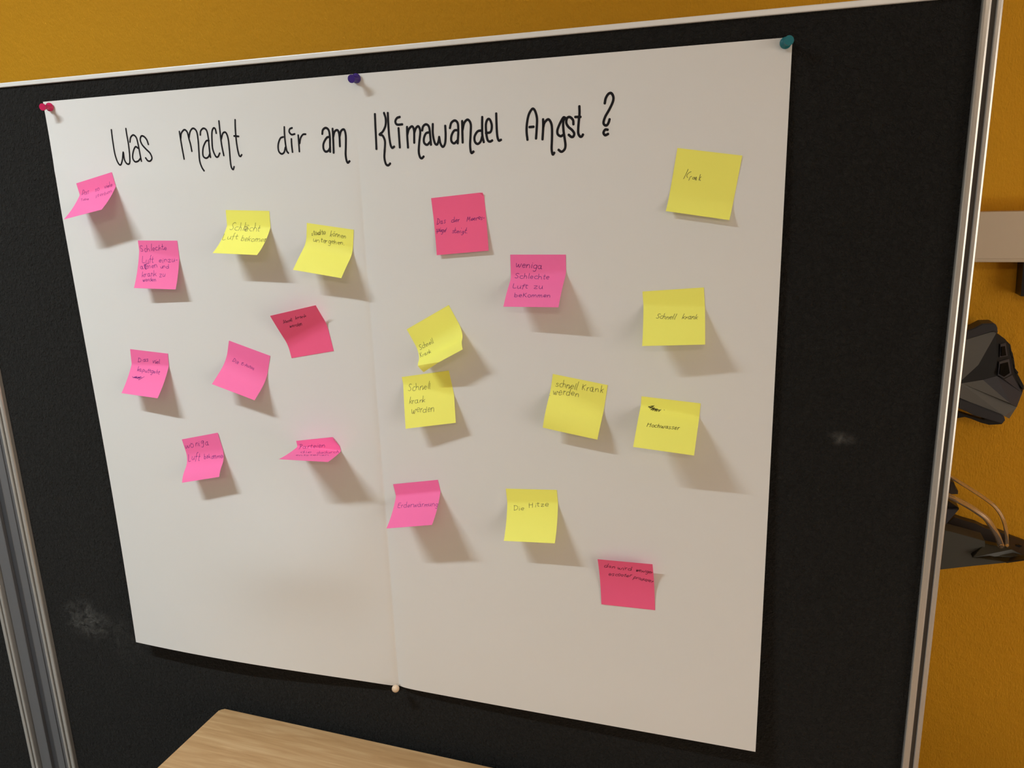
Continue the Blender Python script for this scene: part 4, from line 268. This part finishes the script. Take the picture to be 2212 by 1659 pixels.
# ceiling lamps (they light the scene; the first one throws the long note shadows, the second is added warm fill)
def lamp(loc, length, m, label):
    t = tag(empty('ceiling_lamp', loc), label, 'lamp')
    bm = bmesh.new(); box(bm, -length / 2 - .05, length / 2 + .05, -.03, .03, .03, .07, .006); link('housing', bm, 'lampbody', t)
    bm = bmesh.new(); lathe(bm, [(0, -length / 2), (.013, -length / 2), (.013, length / 2), (0, length / 2)], 16, Vector((1, 0, 0))); link('tube', bm, m, t, smooth=False)
    for s in (-1, 1):
        bm = bmesh.new(); box(bm, s * (length / 2 + .012) - .012, s * (length / 2 + .012) + .012, -.016, .016, -.016, .035, .004); link('lamp_holder', bm, 'lampbody', t)
    return t
lamp((-1.57, -1.08, ZC - .07), .72, 'tube', 'bare fluorescent ceiling lamp above left of the pinboard')
lamp((.4, -3.3, ZC - .07), 1.2, 'fill_tube', 'added warm fill lamp, unseen, further back in the room')

# ------------------------------------------------------------------ pinboards
RIGHT = [(.1755, .004), (.1756, -.0030), (.1762, -.0046), (.1772, -.0054), (.1785, -.0057), (.1816, -.0057), (.1834, -.00505), (.1838, -.0040), (.1838, .004),
         (.1885, .004), (.1885, -.0036), (.1889, -.0051), (.1898, -.0056), (.1922, -.0056), (.1940, -.00495), (.1945, -.0038), (.1945, .034), (.1755, .034)]
BZ0, BZ1 = .22, 1.7975
def board(xl, xr, label, stand_right=True, stand_left=False):
    t = tag(empty('pin_board', ((xl + xr) / 2, .017, 0)), label, 'pinboard')
    ox, oy = (xl + xr) / 2, .017
    def pt(name, m, dims, bev=0): return boxo(name, m, dims, t, bev, origin=(ox, oy, 0))
    bm = bmesh.new(); box(bm, xl + .019 - ox, xr - .019 - ox, .003 - oy, .024 - oy, BZ0 + .005, BZ1 - .005); link('felt_panel', bm, 'felt', t)
    bm = bmesh.new(); extrude_profile(bm, [(x - .1945 + xr - ox, y - oy) for x, y in RIGHT], BZ0, BZ1 + .001); link('side_rail', bm, 'alu', t)
    bm = bmesh.new(); extrude_profile(bm, [(-(x - .1945) + xl - ox, y - oy) for x, y in RIGHT], BZ0, BZ1 + .001); link('side_rail', bm, 'alu', t)
    pt('groove_shade_strip', 'groove', (xr - .1945 + .1839, xr - .1945 + .1884, -.0012, .0038, BZ0 + .001, BZ1))  # dark strips laid in the grooves stand in for shade
    pt('groove_shade_strip', 'groove', (xl + .1945 - .1884, xl + .1945 - .1839, -.0012, .0038, BZ0 + .001, BZ1))
    pt('top_rail', 'rail', (xl + .0192, xr - .0192, -.0005, .030, 1.7908, BZ1), .0012)
    pt('bottom_rail', 'rail', (xl + .0192, xr - .0192, -.0005, .030, BZ0, BZ0 + .007), .0012)
    if stand_right:
        pt('stand_leg', 'alu', (xr - .030, xr - .004, .002, .030, .04, BZ0), .002)
        pt('stand_foot', 'alu', (xr - .036, xr + .002, -.22, .24, 0, .04), .006)
    if stand_left:
        pt('stand_leg', 'alu', (xl + .004, xl + .030, .002, .030, .04, BZ0), .002)
        pt('stand_foot', 'alu', (xl - .002, xl + .036, -.22, .24, 0, .04), .006)
    return t
board(-1.339, .1945, 'black felt pinboard in silver frame holding the large white paper sheet')
board(-2.972, -1.4255, 'second black pinboard, just its frame and felt in the lower left corner', False, True)
t = tag(empty('stand_post', (-1.382, .02, 0)), 'grey metal post with recessed channel between the two pinboards', 'post')
bm = bmesh.new()
prof = [(-1.3415, .03), (-1.3415, .012), (-1.3455, .006), (-1.3465, .0012), (-1.3500, .0), (-1.3512, .0012), (-1.3520, .0035), (-1.3545, .0035), (-1.3552, .0012), (-1.3715, .0012), (-1.3722, .0004), (-1.3732, .0012), (-1.3732, .008),
        (-1.3932, .008), (-1.3932, .0012), (-1.3942, .0004), (-1.3950, .0012), (-1.4200, .0012), (-1.4215, .004), (-1.4235, .012), (-1.4235, .03)]
extrude_profile(bm, [(x + 1.382, y - .02) for x, y in prof], .04, 1.80); link('post_body', bm, 'post', t)
boxo('channel_strip', 'post_dark', (-1.3928, -1.3736, .0068, .0079, .05, 1.795), t, origin=(-1.382, .02, 0))
boxo('stand_foot', 'alu', (-1.402, -1.362, -.22, .24, 0, .04), t, .006, origin=(-1.382, .02, 0))

# ------------------------------------------------------------------ the white sheet
PTL, PTM, PTR, PBL, PBM, PBR = [np.array(PCOR[k]) for k in ('PTL', 'PTM', 'PTR', 'PBL', 'PBM', 'PBR')]
def sst(x, a, b2):
    u = np.clip((x - a) / (b2 - a), 0, 1); return u * u * (3 - 2 * u)
def paper_out(x, z):
    """distance of the sheet from its board, metres"""
    x = np.asarray(x, float); z = np.asarray(z, float)
    t = np.clip((1.766 - z) / .94, 0, 1)
    s = np.clip((x + 1.111) / .548, 0, 1); r = np.clip((x + .5635) / .5555, 0, 1)
    fold = np.abs(x + .5632)
    q2 = np.clip((t - .48) / .52, 0, 1) ** 2
    left = ((.0085 * np.sin(math.pi * s ** .8) ** 1.2 + .013 * (1 - s) ** 1.2) * q2) * (x < -.5632)
    dz = z - 1.03 - .12 * (x + .74)
    left = left + .0125 * np.exp(-(dz / np.where(dz > 0, .12, .078)) ** 2) * np.exp(-((x + .72) / .14) ** 2) * sst(-x, .5632, .62)  # added ridge; its shaded flank imitates a soft shadow on the sheet
    right = .014 * r ** .8 * q2 * (x >= -.5632)
    ripple = .0005 * (np.sin(7.3 * x + 2.0 * z + .6) * np.sin(5.1 * z + 1.3) + 1) * sst(t, .02, .2)
    gut = .0042 * (1 - np.exp(-fold / np.where(x < -.5632, .006, .010))) * (.5 * sst(t, .03, .2) + .5 * sst(t, .3, 1.0))
    crease = .0005 * np.exp(-(np.abs(z - 1.655 - .012 * np.sin(9 * x)) / .006))
    return .0006 + left + right + ripple + gut + crease
NX, NZ = 110, 90
xs = np.concatenate([np.linspace(0, .465, 34), np.linspace(.47, .53, 49), np.linspace(.535, 1, 34)])
bm = bmesh.new(); grid = []
for j in range(NZ + 1):
    tz = j / NZ; row = []
    for sx in xs:
        if sx <= .5: a, bq = PTL + (PTM - PTL) * sx * 2, PBL + (PBM - PBL) * sx * 2
        else: a, bq = PTM + (PTR - PTM) * (sx - .5) * 2, PBM + (PBR - PBM) * (sx - .5) * 2
        p = a + (bq - a) * tz
        p = p + np.array((-.0035 * math.sin(math.pi * tz) * (1 - sx) ** 2, 0))
        row.append(bm.verts.new((p[0] + .56, -float(paper_out(p[0], p[1])), p[1] - 1.3)))
    grid.append(row)
for j in range(NZ):
    for i in range(len(xs) - 1): bm.faces.new((grid[j][i], grid[j + 1][i], grid[j + 1][i + 1], grid[j][i + 1]))
paper = link('paper_sheet', bm, 'paper', loc=(-.56, 0, 1.3), smooth=True)
tag(paper, 'large white paper sheet with vertical centre fold and black handwritten heading, pinned to black felt', 'paper')
md = paper.modifiers.new('thickness', 'SOLIDIFY'); md.thickness = .00018; md.offset = 1
md = paper.modifiers.new('edge', 'EDGE_SPLIT'); md.split_angle = math.radians(45)
def on_paper(P):
    x, z = P[:, 0], P[:, 1]
    return np.stack([x + .56, -paper_out(x, z) - .00035, z - 1.3], 1)
for name, sts in TITLE:
    bm = bmesh.new()
    for st in sts: ribbon(bm, catmull(np.array(st) * 1e-4, 7), .0032 if name in ('Klimawandel', 'am', 'Angst', 'question') else .0027, on_paper)
    o = link('heading_word' if name != 'question' else 'question_mark', bm, 'ink_b', paper, recalc=False)

# ------------------------------------------------------------------ sticky notes
SQ = .0758
def sheet(p, a, b2, flip):
    u, z, phi, al, t0, ta, tb, r = p
    aa = a - SQ / 2; bb = SQ - b2 if flip else b2
    nn = bb * math.cos(al) + aa * math.sin(al); ww = -bb * math.sin(al) + aa * math.cos(al)
    tt = np.linspace(-.05, .16, 400)
    th = np.clip((tt - t0) / r, 0, 1) * ta + np.clip((tt - t0 - r) / (SQ - t0 - r), 0, 1.3) * (tb - ta)
    dt = tt[1] - tt[0]
    C = np.cumsum(np.cos(th)) * dt; C -= np.interp(0, tt, C); Z = np.cumsum(np.sin(th)) * dt; Z -= np.interp(-.04, tt, Z)
    n2 = np.interp(nn, tt, C); out = np.interp(nn, tt, Z)
    bq = n2 * math.cos(al) - ww * math.sin(al); aq = n2 * math.sin(al) + ww * math.cos(al)
    if flip: bq = SQ - bq
    x = u + aq * math.cos(phi) + bq * math.sin(phi); zz = z + aq * math.sin(phi) - bq * math.cos(phi)
    return np.stack([x, -out - .0006, zz], -1)
LABELS = {
 'n01': 'pink note curling far outward beside the left paper edge, highest of all pink notes',
 'n02': 'pink note with five lines of blue writing, below the topmost pink note on the left',
 'n03': 'yellow note reading Schlecht Luft bekomen, left one of the two below "macht"',
 'n04': 'yellow note with two lines of writing beside the centre fold, below "dir am"',
 'n05': 'deep pink note with tiny black writing, its top leaning off beside the centre fold',
 'n06': 'pink note with a scribbled out word, nearest the left paper edge at mid height',
 'n07': 'pink note turned clockwise reading Die E-Autos, hanging in the left half',
 'n08': 'pink note reading woeniGa Luft, lowest on the left half of the sheet',
 'n09': 'pink note curled almost horizontal reading Parteien, beside the centre fold low on the left',
 'n10': 'pink note lying nearly flat, highest on the right half, below the heading word Klimawandel',
 'n11': 'pink note with four lines of clear violet writing ending in beKommen',
 'n12': 'yellow note turned counterclockwise with its lower left corner bent back',
 'n13': 'yellow note with three lines of writing, directly under the tilted yellow note with bent corner',
 'n14': 'yellow note with two lines of writing along its top, left of the Hochwasser note',
 'n15': 'yellow note with a black scribble above the cursive word Hochwasser',
 'n16': 'pink note with one word, just right of the centre fold, second lowest pink note',
 'n17': 'yellow note reading Die Hitze, lowest yellow note on the sheet',
 'n18': 'deep pink note with two slanting lines of black writing, lowest note of all',
 'n19': 'yellow note with the single word Krank, highest note at the right paper edge',
 'n20': 'yellow note reading Schnell krank, between the Krank note and the Hochwasser note',
}
LABELS['n08'] = 'pink note with dotted o in its first word, lowest note on the left half'
for key, nd in NOTES.items():
    p, flip = nd['p'], nd['f']; pink = nd['c'] == 'p'
    ctr = sheet(p, np.array([SQ / 2]), np.array([SQ if flip else 0.0]), flip)[0]
    ga, gb = [q.ravel() for q in np.meshgrid(np.linspace(0, SQ, 9), np.linspace(0, SQ, 17))]; Q0 = sheet(p, ga, gb, flip)
    lift = float(np.max(paper_out(Q0[:, 0], Q0[:, 2]) + Q0[:, 1])) + .0005
    org = np.array([ctr[0], -lift, ctr[2]])
    fold = FOLDS.get(key)
    def bend(Q, ab):
        """turn the corner beyond the fold line back about that line"""
        if not fold: return Q
        (a0, b0), (a1, b1), ang = fold
        L3 = sheet(p, np.array([a0, a1]), np.array([b0, b1]), flip); ax = Vector(L3[1] - L3[0]).normalized()
        side = (ab[:, 0] - a0) * (b1 - b0) - (ab[:, 1] - b0) * (a1 - a0)
        mid = (SQ / 2 - a0) * (b1 - b0) - (SQ / 2 - b0) * (a1 - a0)
        cand = [Matrix.Rotation(math.radians(s * abs(ang)), 3, ax) for s in (1, -1)]
        c0 = {'n12': (0, SQ)}.get(key, (SQ, 0)); C3 = Vector(sheet(p, np.array([c0[0]]), np.array([c0[1]]), flip)[0] - L3[0])
        rot = (max if key == 'n12' else min)(cand, key=lambda r_: (r_ @ C3).y)
        out = Q.copy()
        for i in np.nonzero(side * np.sign(mid) < -1e-9)[0]: out[i] = L3[0] + np.array(rot @ Vector(Q[i] - L3[0]))
        return out
    def surf(ab, off=0.0):
        a, b2 = ab[:, 0], ab[:, 1]; Q = sheet(p, a, b2, flip)
        if off:
            h = 1e-4
            n3 = -np.cross(sheet(p, a + h, b2, flip) - Q, sheet(p, a, b2 + h, flip) - Q); n3 /= np.linalg.norm(n3, axis=1)[:, None]
            Q = Q + n3 * off
        Q = bend(Q, ab)
        Q[:, 1] -= lift
        return Q - org
    bm = bmesh.new()
    va = np.linspace(0, SQ, 13); vb = np.linspace(0, SQ, 45)
    g = [[bm.verts.new((a, b2, 0)) for a in va] for b2 in vb]
    for j in range(44):
        for i in range(12): bm.faces.new((g[j][i], g[j + 1][i], g[j + 1][i + 1], g[j][i + 1]))
    if fold:
        (a0, b0), (a1, b1), ang = fold
        bmesh.ops.bisect_plane(bm, geom=bm.verts[:] + bm.edges[:] + bm.faces[:], dist=1e-6, plane_co=(a0, b0, 0), plane_no=(b1 - b0, a0 - a1, 0))
    bm.verts.ensure_lookup_table()
    ab = np.array([[q.co.x, q.co.y] for q in bm.verts])
    for q, c3 in zip(bm.verts, surf(ab)): q.co = c3
    mt = 'pinkr' if key in ('n05', 'n10', 'n18') else 'pink' if pink else 'yellow'
    o = link('sticky_note', bm, mt, loc=tuple(org), smooth=not fold, recalc=False)
    tag(o, LABELS[key], 'sticky note', 'pink sticky notes on the white sheet' if pink else 'yellow sticky notes on the white sheet')
    md = o.modifiers.new('thickness', 'SOLIDIFY'); md.thickness = .00012; md.offset = 0
    md = o.modifiers.new('edge', 'EDGE_SPLIT'); md.split_angle = math.radians(45)
    if nd['s']:
        bm = bmesh.new()
        wd = {'n06': .00065, 'n15': .00055, 'n11': .0006, 'n02': .00058, 'n08': .0006}.get(key, .0005)
        for st in nd['s']: ribbon(bm, catmull(np.array(st) * 1e-5, 3), wd, lambda P: surf(P, .00022))
        ink = 'ink_p' if pink and key not in ('n05', 'n18') else 'ink_d' if pink else 'ink_k' if key == 'n15' else 'ink_y'
        link('handwriting', bm, ink, o, recalc=False)

# ------------------------------------------------------------------ pins
def push_pin(base, head, m, label, sc=1.0):
    base, head = Vector(base), Vector(head); ax = (head - base).normalized(); L = (head - base).length
    t = tag(empty('push_pin', base), label, 'pin', 'push pins along the top of the sheet')
    bm = bmesh.new()
    f = L / .0165
    prof = [(0, 0), (.0058, 0), (.0064, .0006), (.0064, .0016), (.0058, .0026), (.0044, .0036), (.0034, .0052), (.0031, .0080), (.0034, .0108), (.0042, .0128), (.0050, .0140), (.0053, .0150), (.0053, .0160), (.0050, .0165), (0, .0165)]
    lathe(bm, [(r * sc, h * f) for r, h in prof], 32, ax); link('grip', bm, m, t, smooth=True)
    bm = bmesh.new(); lathe(bm, [(0, -.009), (.0002, -.008), (.0006, -.005), (.0006, .001), (0, .001)], 10, ax); link('needle', bm, 'steel', t, smooth=True)
    for o in t.children:
        md = o.modifiers.new('edge', 'EDGE_SPLIT'); md.split_angle = math.radians(50)
push_pin((-1.0960, -.0030, 1.7555), (-1.0925, -.0205, 1.7541), 'pin_red', 'raspberry red push pin at the top left corner of the sheet')
push_pin((-.5562, -.0030, 1.7604), (-.5547, -.0195, 1.7580), 'pin_blue', 'violet blue push pin at the top of the centre fold')
push_pin((-.0152, -.0030, 1.7600), (-.0110, -.0190, 1.7604), 'pin_teal', 'teal push pin tilted at the top right corner of the sheet')
t = tag(empty('ball_pin', (-.5606, -.003, .8362)), 'cream ball headed pin at the bottom of the centre fold', 'pin')
bm = bmesh.new(); bmesh.ops.create_uvsphere(bm, u_segments=28, v_segments=16, radius=.0060)
for q in bm.verts: q.co += Vector((.0003, -.0150, .0025))
link('ball_head', bm, 'pin_white', t, smooth=True)
bm = bmesh.new(); lathe(bm, [(0, 0), (.0007, 0), (.0007, .022), (0, .022)], 10, Vector((.0003, -.0150, .0025)), Vector((0, .011, -.0018))); link('needle', bm, 'steel', t, smooth=True)

# ------------------------------------------------------------------ table
TX0, TX1, TY0, TY1, TZ = -.9075, .72, -.84, -.0255, .735
t = tag(empty('table', ((TX0 + TX1) / 2, (TY0 + TY1) / 2, 0)), 'beech laminate table standing in front of the pinboard', 'table')
cx, cy = (TX0 + TX1) / 2, (TY0 + TY1) / 2
bm = bmesh.new(); r = .007; pts = []
for (px, py, a0) in ((TX1 - r, TY1 - r, 0), (TX0 + r, TY1 - r, 90), (TX0 + r, TY0 + r, 180), (TX1 - r, TY0 + r, 270)):
    for k in range(7):
        a = math.radians(a0 + 15 * k); pts.append((px + r * math.cos(a) - cx, py + r * math.sin(a) - cy))
extrude_profile(bm, pts, TZ - .025, TZ)
es = [e for e in bm.edges if abs(e.verts[0].co.z - e.verts[1].co.z) < 1e-6]
bmesh.ops.bevel(bm, geom=es, offset=.0015, segments=2, affect='EDGES')
link('tabletop', bm, 'beech', t)
for sx in (-1, 1):
    for sy in (-1, 1):
        bm = bmesh.new(); X = sx * (.81 - .05); Y = sy * (.405 - .05)
        lathe(bm, [(0, 0), (.017, 0), (.017, TZ - .025), (0, TZ - .025)], 20, None, Vector((X, Y, 0))); link('leg', bm, 'leg', t, smooth=False)
bm = bmesh.new()
for sy in (-1, 1): box(bm, -.74, .74, sy * .355 - .012, sy * .355 + .012, TZ - .065, TZ - .0255)
for sx in (-1, 1): box(bm, sx * .76 - .012, sx * .76 + .012, -.34, .34, TZ - .065, TZ - .0255)
link('under_frame', bm, 'leg', t)

# ------------------------------------------------------------------ things on the orange wall
boxo_d = (-1.6, 1.9, .24, .2799, 1.4928, 1.5607)
d = boxo('cable_duct', 'duct', (-1.6, 1.9, .242, .2799, 1.4928, 1.5600), None, .002, origin=(.15, .28, 1.526))
tag(d, 'cream horizontal cable duct running along the orange wall behind the board', 'cable duct')
boxo('duct_cover', 'duct', (-1.6, 1.9, .240, .2419, 1.4980, 1.5607), d, .0006, origin=(.15, .28, 1.526))
t = tag(empty('socket_box', (.34, .28, 1.47)), 'black box under the cable duct, cut off by the right picture edge', 'box')
bm = bmesh.new()
f = [(.3027, 1.4915), (.3047, 1.4458), (.385, 1.4458), (.385, 1.4915)]
a = [bm.verts.new((x - .34, -.03, z - 1.47)) for x, z in f]; b3 = [bm.verts.new((x - .34, -.0002, z - 1.47)) for x, z in f]
for k in range(4): bm.faces.new((a[k], a[(k + 1) % 4], b3[(k + 1) % 4], b3[k]))
bm.faces.new(a); bm.faces.new(b3[::-1]); link('box_body', bm, 'black', t)
bm = bmesh.new(); box(bm, -.028, .036, -.0325, -.0302, -.017, .016, .0008); link('cover_plate', bm, 'black', t)

def prism(name, P, m, parent, org, depth, bev=.0006, toback=False):
    bm = bmesh.new(); P = [Vector(q) * 1e-4 - org for q in P]
    a = [bm.verts.new(q) for q in P]
    b3 = [bm.verts.new(Vector((q.x, (.2795 - org.y) if toback else q.y + depth, q.z))) for q in P]
    n_ = len(P)
    for k in range(n_): bm.faces.new((a[k], a[(k + 1) % n_], b3[(k + 1) % n_], b3[k]))
    f0 = bm.faces.new(a); bm.faces.new(b3[::-1])
    if bev:
        bmesh.ops.recalc_face_normals(bm, faces=bm.faces[:])
        try: bmesh.ops.bevel(bm, geom=list(f0.edges), offset=bev, segments=2, affect='EDGES', clamp_overlap=True)
        except Exception: pass
    return link(name, bm, m, parent)
org = Vector((.29, .2795, 1.32))
t = tag(empty('wall_device', org), 'dark grey faceted plastic device with angular black vents, hanging on the orange wall', 'device')
body = []
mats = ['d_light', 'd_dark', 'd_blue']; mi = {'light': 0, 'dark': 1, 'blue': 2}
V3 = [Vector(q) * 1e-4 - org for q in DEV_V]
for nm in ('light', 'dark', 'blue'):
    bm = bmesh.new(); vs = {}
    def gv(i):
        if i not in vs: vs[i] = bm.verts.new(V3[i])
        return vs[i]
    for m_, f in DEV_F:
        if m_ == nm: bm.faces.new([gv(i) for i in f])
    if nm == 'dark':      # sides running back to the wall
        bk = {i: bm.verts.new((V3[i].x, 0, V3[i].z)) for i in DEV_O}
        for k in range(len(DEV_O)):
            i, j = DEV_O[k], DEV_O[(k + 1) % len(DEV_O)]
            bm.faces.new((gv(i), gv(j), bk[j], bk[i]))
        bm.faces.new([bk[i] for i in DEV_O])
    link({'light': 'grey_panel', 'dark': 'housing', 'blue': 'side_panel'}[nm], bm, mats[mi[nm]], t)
prism('top_pad', DEV_P['top_pad'], 'd_rub', t, org, .03, .0012)
bp = prism('bottom_pad', DEV_P['bottom_pad'], 'd_rub', t, org, .03, .0012)
prism('strap', DEV_P['bottom_strap'], 'black', t, org, .012, .0005)
for q in 'ab':
    v1 = prism('vent', DEV_P['vent_' + q], 'd_blue', t, org + Vector((0, .0022, 0)), .004, .0006)
    prism('vent_opening', DEV_P['vent_%si' % q], 'vent', v1, org + Vector((0, .0032, 0)), .004, 0)
for k in range(5): prism('side_rib', DEV_P['rib%d' % k], 'black', t, org, .02, .0003)

org = Vector((.30, .2795, 1.12))
t = tag(empty('wall_bracket', org), 'dark wedge shaped wall bracket with two clear bent tubes, under the faceted device', 'bracket')
Q = DEV_Q
prism('back_panel', Q['back_panel'], 'd_brown', t, org, 0, .0004, True)
ar = prism('arm', Q['arm'], 'd_brown', t, org, .008, .0004)
prism('screw_hole', Q['screw'], 'black', ar, org + Vector((0, .006, 0)), .004, 0)
prism('front_panel', Q['front_panel'], 'd_green', t, org, .03, .0005)
prism('clip_plate', Q['clip_plate'], 'd_olive', t, org, .012, .0005)
prism('clip_lip', Q['clip_lip'], 'black', t, org, .012, .0003)
prism('holder_block', Q['block'], 'd_brown', t, org, .0, .0006, True)
prism('holder_cup', Q['cup'], 'black', t, org, .03, .0006)
prism('holder_cone', Q['cone'], 'd_blue', t, org, .03, .0006)
for r_, P in TUBES:
    pts = catmull(np.array(P) * 1e-4, 6) - np.array(org); bm = bmesh.new(); rings = []; prev = None
    for rr, flipn in ((r_, False), (r_ * .72, True)):
        rings = []
        for i in range(len(pts)):
            d = Vector(pts[min(i + 1, len(pts) - 1)] - pts[max(i - 1, 0)]).normalized(); u = d.cross(Vector((0, 1, 0))).normalized(); q = d.cross(u)
            rings.append([bm.verts.new(Vector(pts[i]) + (u * math.cos(a_) + q * math.sin(a_)) * rr) for a_ in [2 * math.pi * k / 14 for k in range(14)]])
        for A, B in zip(rings, rings[1:]):
            for k in range(14):
                f = (A[k], A[(k + 1) % 14], B[(k + 1) % 14], B[k]); bm.faces.new(f[::-1] if flipn else f)
        if not flipn: outer = rings
    for e in (0, -1):
        for k in range(14):
            f = (outer[e][k], outer[e][(k + 1) % 14], rings[e][(k + 1) % 14], rings[e][k]); bm.faces.new(f if e else f[::-1])
    link('clear_tube', bm, 'clear', t, smooth=True)
